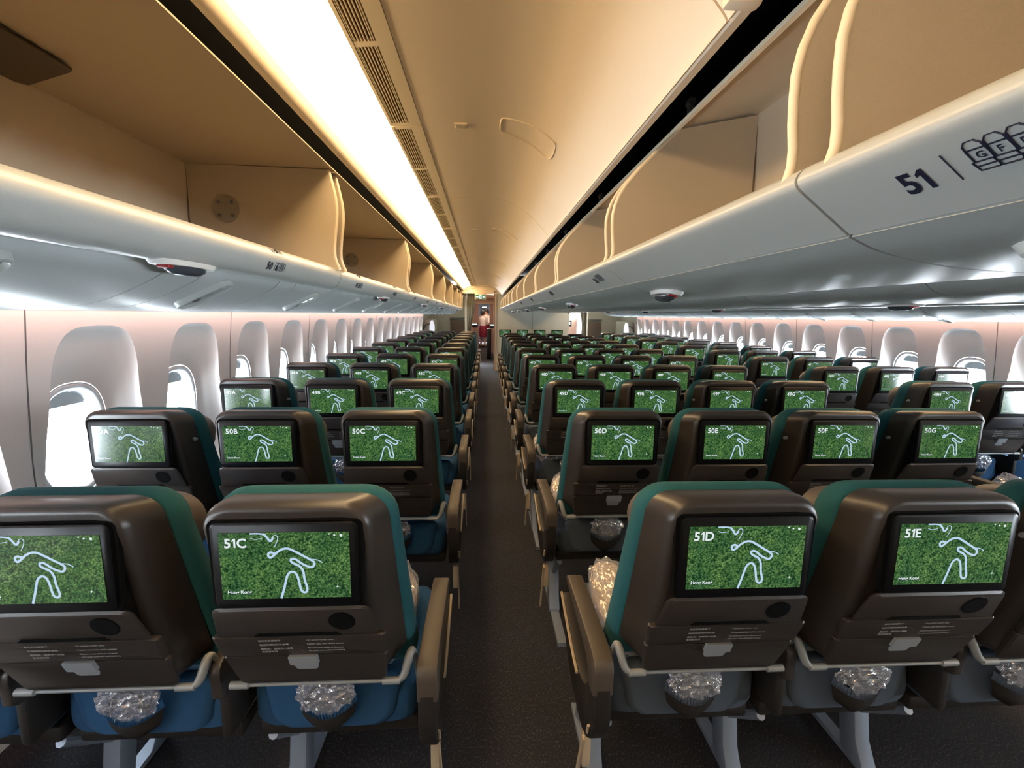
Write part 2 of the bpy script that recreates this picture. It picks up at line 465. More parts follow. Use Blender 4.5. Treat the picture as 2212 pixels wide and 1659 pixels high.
# ceiling: one set over each aisle
CE = chaikin([(-.252, .736), (-.05, .740), (.05, .738), (.10, .731), (.15, .719), (.19, .704), (.234, .677), (.28, .644), (.325, .602), (.385, .541), (.408, .516), (.414, .506)], 1)
LP = chaikin([(-.543, .645), (-.50, .678), (-.43, .708), (-.375, .727)], 1)
YC = [-1.8, -1.4, .86, 3.12, 5.36, 7.55, 9.75, 12.1]
kk = 0
for mx in (None, XM):
    for a, c in zip(YC[:-1], YC[1:]):
        b = B(); b.ribbon(zz(CE), a + .003, c - .003, .012, mx=mx)
        nm = 'ceiling' if kk == 0 else 'ceiling.%03d' % kk
        tag(ob(nm, b.mesh('ceiling'), None, M['ceil']), kind='structure'); kk += 1
    b = B(); b.ribbon(zz([(-.25, .757), (.08, .757), (.20, .722), (.34, .614), (.41, .535)]), YB - .3, YF - .1, .01, mx=mx)
    tag(ob('trim_%d' % (3 if mx is None else 4), b.mesh('ceiling_backing'), None, M['hatch']), kind='structure')
    # edge strip at the right of the ceiling and fascia at the left of the light
    b = B(); b.ribbon(zz([(.416, .512), (.424, .506), (.444, .509), (.45, .525)]), YB - .3, YF - .1, .004, mx=mx)
    tag(ob('trim_%d' % (5 if mx is None else 6), b.mesh('ceiling_edge'), None, M['ceil']), kind='structure')
    b = B(); b.ribbon(zz(chaikin([(-.545, .652), (-.549, .636), (-.553, .618), (-.562, .604), (-.577, .599)], 2)), YB - .3, YF - .1, -.004, mx=mx)
    tag(ob('trim_%d' % (7 if mx is None else 8), b.mesh('light_fascia'), None, M['ceil']), kind='structure')
    for q, (a, c) in enumerate(((-1.7, 1.97), (1.97, 4.2), (4.2, 6.4), (6.4, 8.6), (8.6, 10.8), (10.8, 12.1))):
        b = B(); b.ribbon(zz(LP), a + .001, c - .001, .006, mx=mx)
        side = 'left' if mx is None else 'right'
        tag(ob('ceiling_light', b.mesh('ceiling_light'), None, M['glow']),
            'long glowing warm cove light panel over the %s aisle, number %d from the camera' % (side, q + 1), 'ceiling light',
            'cove light panels over the %s aisle' % side)
    # air grilles
    yy = 1.97 - 1.1; q = 0
    while yy < 12.0:
        v = empty('air_grille', (0, yy, 0)); q += 1
        tag(v, 'cream slotted air grille over the %s aisle, number %d from the camera' % ('left' if mx is None else 'right', q),
            'air vent', 'air grilles over the %s aisle' % ('left' if mx is None else 'right'))
        L_ = 1.092
        fb = B(); V = B(); G = B()
        d = Vector((.115, 0, .009)).normalized(); nn = Vector((-d.z, 0, d.x))
        def pt(u, y, h): return Vector((-.373, y, H + .727)) + d * u + nn * h
        def bar(bb, u0, u1, y0, y1, h0, h1, m=0):
            vv = [pt(u, y, h) for u in (u0, u1) for y in (y0, y1) for h in (h0, h1)]
            bb.add(vv, [(0, 1, 3, 2), (4, 6, 7, 5), (0, 4, 5, 1), (2, 3, 7, 6), (0, 2, 6, 4), (1, 5, 7, 3)], m)
        bar(fb, 0, .010, .003, L_, -.004, .008); bar(fb, .075, .120, .003, L_, -.004, .008)
        for (a, c) in ((.003, .03), (.53, .555), (1.07, L_)): bar(fb, .010, .075, a, c, -.003, .006)
        for a, c in ((.03, .53), (.555, 1.07)):
            bar(fb, .0125, .0145, a, c, -.003, .006); bar(fb, .017, .019, a, c, -.003, .006); bar(fb, .068, .070, a, c, -.003, .006)
            for g in range(5):
                u = .0255 + g * .0092
                bar(V, u, u + .0030, a, c, -.003, .004)
        bar(G, .006, .08, .003, L_, .008, .010)
        ob('vent_frame', fb.mesh('vent_frame', 0, mx=mx), v, M['vent'])
        ob('vent_slat', V.mesh('vent_slat', 0, mx=mx), v, M['trim'])
        ob('vent_backing', G.mesh('vent_backing', 0, mx=mx), v, mat('vent_dark', (.12, .09, .05), .8) if 'ventdark' not in M else M['ventdark'])
        yy += 1.1
    # hatches and small fixtures of the left aisle ceiling
    if mx is None:
        for q, y in enumerate((1.97, 4.23, 6.43, 8.63, 10.8)):
            b = B(); pts = [(.056, y - .08), (.056, y + .03), (.07, y + .045), (.25, y + .10), (.272, y + .09), (.272, y - .07), (.255, y - .10), (.07, y - .10)]
            def zc(x): return H + (.7505 if x < .08 else .7495 - (x - .09) * .03 / .11 * .3 - max(0, x - .15) ** 2 * .35)
            import bisect
            def zc(x):
                xs = [p[0] for p in CE]; i = max(1, min(len(xs) - 1, bisect.bisect(xs, x)))
                t = (x - xs[i - 1]) / (xs[i] - xs[i - 1]); return H + CE[i - 1][1] * (1 - t) + CE[i][1] * t
            cp = chaikin(pts, 2, True)
            b.tube([(x, yq, zc(x) - .001) for x, yq in cp] + [(cp[0][0], cp[0][1], zc(cp[0][0]) - .001)], .0035, 6)
            tag(ob('ceiling_hatch', b.mesh('ceiling_hatch'), None, M['trim']),
                'oval raised outline of a ceiling access hatch, number %d from the camera' % (q + 1), 'hatch', 'ceiling hatches')
            b = B(); b.box(-.123, -.073, y - .026, y + .02, H + .733, H + .7405)
            t = tag(ob('ceiling_sensor', b.mesh('ceiling_sensor', 0, bev=.002), None, M['trim']),
                    'small rectangular fitting left of ceiling hatch number %d' % (q + 1), 'ceiling fitting', 'ceiling fittings')
            b = B(); b.box(-.116, -.080, y - .018, y + .012, H + .7315, H + .7335)
            ob('lens', b.mesh('lens', 0), t, M['hatch'])
M['ventdark'] = None

# small latch at the ceiling edge near the camera
b = B(); b.box(.385, .445, .80, .83, H + .500, H + .525)
tag(ob('ceiling_latch', b.mesh('ceiling_latch', 30, bev=.008), None, M['ceil']), 'cream latch block on the ceiling edge near the open centre bins', 'latch')

# ------------------------------------------------------------ overhead bins
LIPL = chaikin([(-.66, .160), (-.63, .174), (-.608, .182), (-.588, .168), (-.578, .148), (-.585, .124), (-.602, .102), (-.63, .092), (-.662, .104)], 2)
SIDEL = [(-.572, .166)] + chaikin([(-.575, .176), (-.588, .205), (-.589, .245), (-.583, .30), (-.574, .36), (-.574, .42), (-.588, .49), (-.60, .538)], 1) + [(-1.12, .545), (-1.12, .165), (-.61, .158)]
def bin_out(y0, y1, mx, label, group, far=False, disc=False):
    t = empty('overhead_bin', ((-.85 if mx is None else 2 * XM + .85), y0, H + .16)); o0 = t.location.copy()
    tag(t, label, 'overhead bin', group)
    def part(name, b, m, sm=40, parent=t, bev=0):
        me = b.mesh(name, sm, bev=bev); me.transform(Matrix.Translation(-o0)); return ob(name, me, parent, m)
    g = .004
    b = B(); b.ribbon(zz(LIPL), y0 + g, y1 - g, -.01, mx=mx); part('bin_lip', b, M['binout'])
    b = B(); b.ribbon(zz([(-.61, .160), (-1.12, .155)]), y0 + g, y1 - g, -.01, mx=mx)
    b.ribbon(zz([(-1.12, .15), (-1.13, .35), (-1.12, .545)]), y0 + g, y1 - g, .01, mx=mx)
    b.ribbon(zz([(-1.12, .545), (-.9, .545), (-.60, .541), (-.583, .541)]), y0 + g, y1 - g, .004, mx=mx)
    part('bin_lining', b, M['binin'])
    sp = zz(SIDEL) if mx is None else [(2 * XM - x, z) for x, z in zz(SIDEL)]
    for ya, yb in ((y0 + .035, y0 + .045), (y1 - .045, y1 - .035)):
        b = B(); b.prism(sp, ya, yb); s = part('side_panel', b, M['binin'], 30)
        if not far:
            n = len(SIDEL) - 3
            b = B(); b.tube([(x if mx is None else 2 * XM - x, (ya + yb) / 2, z) for x, z in zz(SIDEL[:n])], .0065, 8); part('edge_trim', b, M['trim'], 60, s)
    if disc:
        b = B(); yy = y1 - .047
        def cyl(cx, cz, r, ya, yb, n=28): b.prism([(cx + r * math.cos(2 * PI * k / n), cz + r * math.sin(2 * PI * k / n)) for k in range(n)], ya, yb)
        cyl(-.985, H + .385, .05, yy - .003, yy)
        v = part('round_cover', b, M['cover'], 30)
        b = B()
        for sx in (-.024, .024):
            for sz in (-.024, .024): cyl(-.985 + sx, H + .385 + sz, .006, yy - .005, yy - .003, 10)
        part('screw', b, M['seam'], 30, v)
    return t
YLB = [-1.4, .27, 1.945, 3.62, 5.22, 6.82, 8.42, 10.02, 11.15, 12.05]
for q, (a, c) in enumerate(zip(YLB[:-1], YLB[1:])):
    t = bin_out(a, c, None, ('open left-wall overhead bin, number %d from the camera' % q) if q else 'open left-wall overhead bin behind the camera', 'open bins along the left wall', disc=True)
    if q == 1:   # mirror plate on the roof of the nearest open bin
        o0 = t.location
        b = B(); b.prism([(-.93, 1.02), (-.93, 1.19), (-.94, 1.20), (-1.10, 1.275), (-1.117, 1.26), (-1.117, .98), (-.95, .90)], H + .532, H + .536, 'z')
        me = b.mesh('mirror', 0); me.transform(Matrix.Translation(-o0)); mo = ob('mirror', me, t, M['mirror'])
        tag(mo, 'dark mirror plate on the bin roof')
        b = B()
        for i in range(4):
            for j in range(3): b.box(-1.122, -1.117, 1.12 + i * .025, 1.132 + i * .025, H + .45 + j * .017, H + .457 + j * .017)
        me = b.mesh('vent_holes', 0); me.transform(Matrix.Translation(-o0)); ob('vent_hole', me, t, M['seam'])['kind'] = 'stuff'
    bin_out(a, c, XM, ('overhead bin along the right wall, number %d from the camera' % q) if q else 'overhead bin along the right wall behind the camera', 'bins along the right wall', True)

FACE = chaikin([(.405, .186), (.385, .182), (.374, .163), (.392, .148), (.452, .104)], 2)
UNDR = chaikin([(.4545, .1015), (.50, .082), (.60, .066), (.70, .062), (.80, .066), (.90, .088), (.945, .112), (.96, .135), (.955, .15)], 2)
SIDEC = [(.384, .165)] + chaikin([(.386, .172), (.393, .200), (.386, .257), (.386, .316), (.408, .375), (.462, .44), (.519, .498), (.575, .552)], 1) + [(.81, .60), (.81, .165)]
EDGE = [(.37, .158), (.374, .162)]
def bin_ctr(y0, y1, mx, label, group, far=False):
    t = empty('overhead_bin', ((.6 if mx is None else 2 * XM - .6), y0, H + .1)); o0 = t.location.copy()
    tag(t, label, 'overhead bin', group)
    def part(name, b, m, sm=40, parent=t):
        me = b.mesh(name, sm); me.transform(Matrix.Translation(-o0)); return ob(name, me, parent, m)
    g = .0026
    b = B(); b.ribbon(zz(FACE), y0 + g, y1 - g, .008, mx=mx); part('front_panel', b, M['binout'])
    b = B(); b.ribbon(zz(UNDR), y0 + g, y1 - g, .008, mx=mx); part('bin_bottom', b, M['binout'])
    b = B(); b.ribbon(zz([(.402, .166), (.81, .160), (.82, .40), (.81, .60), (.79, .606), (.568, .556)]), y0 + g, y1 - g, -.008, mx=mx)
    part('bin_lining', b, M['binin'], 30)
    b = B(); x0, x1 = (.562, .574) if mx is None else (2 * XM - .574, 2 * XM - .562)
    b.box(x0, x1, y0 + g, y1 - g, H + .550, H + .561); part('roof_edge', b, M['trim'], 30)
    sp = zz(SIDEC) if mx is None else [(2 * XM - x, z) for x, z in zz(SIDEC)]
    for ya, yb in ((y0 + .028, y0 + .038), (y1 - .048, y1 - .038)):
        b = B(); b.prism(sp, ya, yb); s = part('side_panel', b, M['binin'], 30)
        if mx is None:
            b = B(); b.tube([(x, (ya + yb) / 2, z) for x, z in zz(SIDEC[:-2])], .0065, 8); part('edge_trim', b, M['trim'], 60, s)
            bk = B(); bk.box(.60, .612, ya, ya + .02, H + .58, H + .635); bk.tube([(.606, ya - .002, H + .63), (.606, ya + .022, H + .63)], .012, 12)
            if ya > y1 - .1: part('hinge_bracket', bk, M['silver'], 40)
    return t
YCB = [-1.6, -.5, .575, 1.49, 2.58, 3.65, 4.72, 5.79, 6.86, 7.93, 9.0, 10.07, 11.14, 12.05]
cb = []
for q, (a, c) in enumerate(zip(YCB[:-1], YCB[1:])):
    cb.append(bin_ctr(a, c, None, ('open centre overhead bin facing the left aisle, number %d from the camera' % q) if q else 'open centre overhead bin facing the left aisle, behind the camera', 'open centre bins facing the left aisle'))
    bin_ctr(a, c, XM, ('centre overhead bin facing the right aisle, number %d from the camera' % q) if q else 'centre overhead bin facing the right aisle, behind the camera', 'centre bins facing the right aisle', True)
# strip between the two rows of centre bins
b = B(); b.box(.965, 2 * XM - .965, YB, YF, H + .128, H + .136)
tag(ob('trim_9', b.mesh('centre_strip', 0), None, M['psu']), kind='structure')

# row markings on the bins
fd = Vector((-.054, 0, .042)).normalized()          # up the face of the centre bins
fn = Vector((-.042, 0, -.054)).normalized()
def face_pt(tt, y, h=.0012): return Vector((.398, y, H + .146)) + (Vector((.452, 0, H + .104)) - Vector((.398, 0, H + .146))) * tt + fn * h
def seat_icon(b, org, ux, uy, letters, s, m=0):
    """line drawing of a row of seats"""
    def P3(u, v): return org + ux * (u * s) + uy * (v * s)
    w = .045 * s
    def ln(pts):
        b.tube([P3(*p) for p in pts], w, 4, m)
    for k, ch in enumerate(letters):
        x = k * 1.0
        ln([(x + .05, 1.0), (x + .08, 1.75), (x + .3, 2.0), (x + .75, 2.0), (x + .95, 1.75), (x + 1.0, 1.0)])
        ln([(x + .05, 1.45), (x + .98, 1.45)])
        ln([(x + .05, .65), (x + .05, 1.45)]); ln([(x + 1.0, .65), (x + 1.0, 1.45)])
        ln([(x - .1, .65), (x + 1.0, .65)]); ln([(x - .1, .65), (x, .05), (x + .9, .05), (x + 1.0, .35)])
        ln([(x, .35), (x + 1.0, .35)])
        addtext(b, ch, .62 * s, P3(x + .32, .82), ux, uy, .01 * s, m)
def conform(b, poly, zbase, y0, sgn):
    """bend a flat decal (u, v, h) onto an (x,z) profile; v=0 where the profile passes height zbase"""
    pts = [Vector(p) for p in poly]; L = [0]
    for a, c in zip(pts, pts[1:]): L.append(L[-1] + (c - a).length)
    s0 = None
    for i in range(len(pts) - 1):
        za, zb = pts[i].y, pts[i + 1].y
        if za >= zbase > zb and pts[i].x * 0 == 0: s0 = L[i] + (za - zbase) / (za - zb) * (L[i + 1] - L[i])
    out = []
    for u, v, h in b.v:
        sv = max(0, min(L[-1] - 1e-6, s0 - v)); i = max(k for k in range(len(pts) - 1) if L[k] <= sv)
        t = (sv - L[i]) / (L[i + 1] - L[i]); p = pts[i].lerp(pts[i + 1], t); d = (pts[i + 1] - pts[i]).normalized()
        n = Vector((d.y, -d.x)) * (1 if sgn > 0 else -1)
        out.append((p.x + n.x * (h + .0012), y0 + u * (-1 if sgn > 0 else 1), H + p.y + n.y * (h + .0012)))
    b.v = out
U, V_ = Vector((1, 0, 0)), Vector((0, 1, 0))
for q, (y, r, letters) in enumerate(((.462, 51, 'GFED'), (1.78, 50, 'GFED'), (2.98, 49, 'GFED'), (4.2, 48, 'GFED'), (5.4, 47, 'GFED'))):
    b = B()
    addnum(b, str(r), .036, (0, 0, 0), U, V_, .0011)
    b.tube([(.052, 0, 0), (.052, .032, 0)], .0006, 4)
    seat_icon(b, Vector((.070, .003, 0)), U, V_, letters, .0165)
    conform(b, FACE, .125, y, 1)
    bi = cb[max(i for i in range(len(YCB) - 1) if YCB[i] < y - .12)]
    me = b.mesh('row_marking', 0); me.transform(Matrix.Translation(-bi.location))
    o = ob('row_marking', me, bi, M['decal']); tag(o, 'printed row number %d with seat diagram' % r)
lb = [o for o in bpy.data.objects if o.name.startswith('overhead_bin') and o.get('group') == 'open bins along the left wall']
for r in range(51, 42, -1):
  for zb, dy, sz in ((.116, 0, 1), (.1635, .035, .62)):
    y = 1.315 + dy + (50 - r) * P
    bi = max((o for o in lb if o.location.y <= y), key=lambda o: o.location.y)
    b = B()
    addnum(b, str(r), .030 * sz, (0, 0, 0), U, V_, .0008)
    b.tube([(.046 * sz, 0, 0), (.046 * sz, .024 * sz, 0)], .0006, 4)
    b.tube([(.057 * sz, 0, 0), (.057 * sz, .016 * sz, 0)], [.004 * sz, .003 * sz], 6); b.tube([(.057 * sz, .018 * sz, 0), (.057 * sz, .024 * sz, 0)], .003 * sz, 6)
    seat_icon(b, Vector((.070 * sz, 0, 0)), U, V_, 'ABC', .0125 * sz)
    conform(b, LIPL[6:], zb, y, -1)
    me = b.mesh('row_marking', 0); me.transform(Matrix.Translation(-bi.location))
    o = ob('row_marking', me, bi, M['decal']); tag(o, 'printed row number %d with seat diagram' % r)

# sign pods under the bins and reading light units
def pod(x, z, y, tilt, label, grp):
    t = empty('sign_pod', (x, y, H + z)); tag(t, label, 'cabin sign', grp)
    b = B(); n = 20
    l1 = [(.034 * math.cos(2 * PI * k / n), .105 * math.sin(2 * PI * k / n), .006) for k in range(n)]
    l2 = [(.030 * math.cos(2 * PI * k / n), .095 * math.sin(2 * PI * k / n), -.004) for k in range(n)]
    b.loft([l1, l2]); ob('pod_rim', b.mesh('pod_rim', 50), t, M['white'])
    b = B(); l = []
    for s, h in ((1, -.003), (.95, -.012), (.6, -.020)):
        l.append([(.024 * s * math.cos(2 * PI * k / n), .062 * s * math.sin(2 * PI * k / n) + .005, h) for k in range(n)])
    b.loft(l); ob('pod_lens', b.mesh('pod_lens', 50), t, M['lens'])
    b = B(); b.box(-.012, .012, -.066, -.05, -.010, -.003); ob('red_marker', b.mesh('red', 30, bev=.002), t, M['red'])
    t.rotation_euler = (0, tilt, 0)
for q, y in enumerate((.36, 1.40, 2.95, 4.5, 6.05, 7.6, 9.15, 10.7)):
    pod(.545, .068, y, .22, 'dark lens sign pod under the centre bins facing left aisle, number %d from the camera' % (q + 1), 'sign pods under the centre bins')
for q, y in enumerate((1.85, 3.4, 4.95, 6.5, 8.05, 9.6)):
    pod(1.72, .060, y, .0, 'dark lens sign pod under the right-hand centre bins, number %d from the camera' % (q + 1), 'sign pods under the right-hand centre bins')
for q, y in enumerate((1.03, 2.95, 4.9, 6.8, 8.7, 10.6)):
    pod(-.628, .093, y, 0, 'dark sign pod under the lip of the left bins, number %d from the camera' % (q + 1), 'sign pods under the left bins')

def lamp_unit(xa, za, xb, zb, y, lit, label, grp, mx=None):
    if mx is not None: xa, xb = 2 * mx - xa, 2 * mx - xb
    a, c = Vector((xa, y, H + za)), Vector((xb, y, H + zb)); d = (c - a).normalized(); n = d.cross(Vector((0, 1, 0)))
    if n.z > 0: n = -n
    L = (c - a).length; t = empty('reading_light_unit', a); tag(t, label, 'reading light', grp)
    b = B(); w = .028; N = 20
    def lp(s, h, ww): 
        out = []
        for k in range(N):
            th = 2 * PI * k / N
            out.append(d * (L / 2 + (L / 2) * s * math.copysign(abs(math.cos(th)) ** .7, math.cos(th))) + Vector((0, 1, 0)) * (ww * math.copysign(abs(math.sin(th)) ** .7, math.sin(th))) + n * h)
        return out
    b.loft([lp(1.10, -.004, w * 1.3), lp(1.07, .009, w * 1.15), lp(1.0, .011, w), lp(.93, .004, w * .8)]); ob('housing', b.mesh('housing', 50), t, M['unit'])
    for k, (u, mm) in enumerate(((.22, lit), (.42, lit), (.68, False))):
        b = B(); c0 = d * (L * u); r = .011
        ring = lambda h, rr_: [c0 + d * (rr_ * math.cos(2 * PI * j / 12)) + Vector((0, 1, 0)) * (rr_ * math.sin(2 * PI * j / 12)) + n * h for j in range(12)]
        b.loft([ring(.0, r), ring(.006, r), ring(.008, r * .7)])
        ob('lamp', b.mesh('lamp', 40), t, M['lampwhite'] if mm else (M['seam'] if k == 2 else M['silver']))
for q, y in enumerate((.71, 1.30, 1.96, 2.58, 3.19, 3.85, 4.44, 5.1, 5.70, 6.4, 7.0, 7.7, 8.3, 9.0, 9.7, 10.4, 11.1)):
    lit = q % 2 == 0 and q > 0 or q in (2,)
    lamp_unit(-.682, .075, -.812, .014, y, lit and q % 2 == 0, 'reading light unit in the panel above the left windows, number %d from the camera%s' % (q + 1, ', lit' if lit else ''), 'left reading light units')
    if q >= 4: lamp_unit(-.74, .045, -.95, -.004, y, False, 'reading light unit in the panel above the right windows, number %d from the camera' % (q - 3), 'right reading light units', XM)

# ------------------------------------------------------------ seats
def yo(h): return 0 if h > .9 else (.9 - h) * .39
def lp3(out, y, sh=True): return [(x, y + (yo(z) if sh else 0), z) for x, z in out]
ME = {}
b = B()
b.loft([lp3(rr(.140, .128, .642, 1.078, .035, .02), -.010), lp3(rr(.150, .138, .634, 1.088, .042, .028), -.0105), lp3(rr(.157, .150, .630, 1.094, .048, .034), -.004), lp3(rr(.163, .160, .630, 1.096, .052, .036), .010),
        lp3(rr(.168, .170, .632, 1.094, .054, .036), .03), lp3(rr(.181, .194, .64, 1.084, .058, .036), .078)])
ME['back_shell'] = b.mesh('back_shell', 50)
b = B()
b.loft([lp3(rr(.176, .196, .60, 1.080, .06, .04), .08), lp3(rr(.187, .207, .58, 1.089, .066, .045), .092), lp3(rr(.192, .211, .57, 1.088, .070, .045), .115),
        lp3(rr(.188, .210, .56, 1.078, .070, .05), .145), lp3(rr(.170, .195, .56, 1.06, .065, .05), .165)])
ME['back_cushion'] = b.mesh('back_cushion', 60)
b = B()
b.loft([lp3(rr(.155, .150, .90, 1.030, .06, .05), .155), lp3(rr(.172, .168, .885, 1.040, .066, .055), .18), lp3(rr(.172, .168, .885, 1.034, .066, .055), .225), lp3(rr(.150, .145, .90, 1.02, .06, .05), .25)])
ME['headrest'] = b.mesh('headrest', 60)
# monitor: flat black plate painting the gap's shade, bezel with rounded corners
b = B(); b.loft([lp3(rr(.147, .143, .884, 1.067, .016, .012), -.0112, False), lp3(rr(.149, .145, .882, 1.069, .016, .012), -.002, False)], m=1)
b.loft([lp3(rr(.134, .132, .8905, 1.0595, .010, .010), -.0185, False), lp3(rr(.1385, .1365, .887, 1.063, .013, .012), -.0165, False), lp3(rr(.1385, .1365, .887, 1.063, .013, .012), -.0100, False)])
ME['monitor'] = b.mesh('monitor', 40)
SCZ = .908
def SCP(px, py): return ((px - 250 - (py - 292) * .09) / 742 * .244 - .122, SCZ + (662 - py) / 370 * .136)
yS = -.0195
b = B(); b.add([(-.122, yS, SCZ), (.122, yS, SCZ), (.122, yS, SCZ + .136), (-.122, yS, SCZ + .136)], [(0, 1, 2, 3)])
def strip(b, pts, w, m=1, y=yS - .0003):
    p = [Vector(SCP(*q)) for q in pts]; ws = w if isinstance(w, list) else [w] * len(p)
    L, R = [], []
    for i, q in enumerate(p):
        d = (p[min(i + 1, len(p) - 1)] - p[max(i - 1, 0)]).normalized(); n = Vector((-d.y, d.x)) * ws[i] / 2
        L.append(q + n); R.append(q - n)
    v = [(a.x, y, min(a.y, SCZ + .136)) for a in L] + [(a.x, y, min(a.y, SCZ + .136)) for a in R]; n = len(p)
    b.add(v, [(i, i + 1, n + i + 1, n + i) for i in range(n - 1)], m)
strip(b, chaikin([(430, 297), (470, 296), (500, 299), (520, 305)], 1), .0030)
strip(b, chaikin([(505, 297), (528, 318), (545, 342), (558, 330), (562, 308), (580, 306), (590, 318), (584, 345), (572, 370)], 2), [.0042] * 16 + [.0015] * 40)
strip(b, chaikin([(432, 320), (460, 330), (500, 322)], 1), .0012)
strip(b, chaikin([(572, 408), (548, 398), (533, 412), (545, 434), (562, 424), (595, 392), (640, 376), (690, 398), (740, 425), (780, 445), (806, 462), (795, 488), (772, 486), (730, 468), (692, 438), (664, 438), (668, 458), (695, 470), (722, 482), (742, 512), (748, 560), (768, 605), (764, 630), (742, 630), (728, 610), (716, 560), (700, 520), (675, 508), (650, 524), (640, 570), (632, 612), (618, 662)], 2), .0044)
strip(b, chaikin([(775, 443), (820, 446), (848, 463)], 1), .0018)
for (x, y, s) in ((880, 303, .0015), (910, 310, .002), (948, 312, .0028)):
    c = SCP(x, y); b.add([(c[0] + s * math.cos(k * PI / 4), yS - .0003, c[1] + s * math.sin(k * PI / 4)) for k in range(8)], [tuple(range(8))], 2)
c = SCP(942, 601)
for dx, dz in ((.0028, .0005), (.0005, .0028)): b.add([(c[0] - dx, yS - .0003, c[1] - dz), (c[0] + dx, yS - .0003, c[1] - dz), (c[0] + dx, yS - .0003, c[1] + dz), (c[0] - dx, yS - .0003, c[1] + dz)], [(0, 1, 2, 3)], 2)
addtext(b, 'Hong Kong', .0098, (-.112, yS - .0003, SCZ + .0115), (1, 0, 0), (0, 0, 1), .0002, 2)
me = bpy.data.meshes.new('display'); me.from_pydata(b.v, [], b.f); me.polygons.foreach_set('material_index', b.mi)
for p_ in (M['forest'], M['river'], M['digits']): me.materials.append(p_)
ME['display'] = me
# tray table / shelf; a flat black disc paints the shaded cup hole
b = B(); l = [lp3(rr(.150, .158, .800, .878, .016, .006), d) for d in (-.008,)] + [lp3(rr(.156, .164, .797, .882, .018, .006), -.016), lp3(rr(.150, .158, .801, .876, .016, .006), -.021)]
b.loft(l)
ME['tray_table'] = b.mesh('tray_table', 40)
def disc(bb, cx, cz, r, y, n=24, y2=None, m=0):
    o = [(cx + r * math.cos(2 * PI * k / n), cz + r * math.sin(2 * PI * k / n)) for k in range(n)]
    bb.loft([lp3(o, y), lp3(o, y2 if y2 is not None else y - .001)], m)
b = B(); disc(b, .095, .842, .0262, -.0205, 28, -.0225, 0); disc(b, .095, .842, .0235, -.0225, 28, -.0228, 1)
n = 28
o1 = [(.095 + .0262 * math.cos(2 * PI * k / n), .842 + .0262 * math.sin(2 * PI * k / n)) for k in range(n)]
ME['cup_holder'] = b.mesh('cup_holder', 40)
b = B(); b.loft([lp3(rr(.082, .088, .800, .809, .004, .002, cx=-.0), -.0205), lp3(rr(.082, .088, .800, .809, .004, .002), -.0225)])
ME['slot'] = b.mesh('slot', 30)
# pocket panel (upper) and lower panel
b = B(); b.loft([lp3(rr(.176, .170, .735, .797, .006, .004), -.006), lp3(rr(.178, .172, .733, .7975, .006, .004), -.016), lp3(rr(.172, .168, .737, .795, .006, .004), -.021)])
ME['pocket_panel'] = b.mesh('pocket_panel', 40)
b = B(); b.loft([lp3(rr(.172, .160, .634, .731, .006, .014), -.004), lp3(rr(.174, .162, .632, .7315, .006, .014), -.013), lp3(rr(.169, .157, .637, .729, .006, .012), -.018)])
ME['lower_panel'] = b.mesh('lower_panel', 40)
b = B(); b.loft([lp3(rr(.030, .030, .706, .735, .003, .003, cx=-.004), -.018), lp3(rr(.030, .030, .706, .735, .003, .003, cx=-.004), -.0265)])
b.loft([lp3(rr(.026, .024, .684, .703, .006, .008, cx=-.004), -.0175), lp3(rr(.026, .024, .684, .703, .006, .008, cx=-.004), -.0195)])
ME['latch'] = b.mesh('latch', 40, bev=0)
b = B()
def ptxt(s, x, h, size): addtext(b, s, size, (x, yo(h) - .0216, h), (1, 0, 0), (0, -.36, .93))
ptxt('救生衣在座椅下', -.085, .783, .0066); ptxt('就座時請扣好安全帶', -.085, .770, .0066); ptxt('離座前，請收好小桌板', -.085, .757, .0066); ptxt('並調直椅背', -.085, .748, .0066)
me = bpy.data.meshes.new('instructions'); me.from_pydata(b.v, [], b.f); ME['instructions'] = me; b = B()
ptxt('Life jacket under seat', .012, .783, .0066); ptxt('Fasten seat belt while seated', .012, .770, .0066); ptxt('Ensure tray table is stowed', .012, .757, .0066); ptxt('for taxi, take-off and landing', .012, .748, .0066)
me = bpy.data.meshes.new('instructions'); me.from_pydata(b.v, [], b.f); ME['instructions_en'] = me
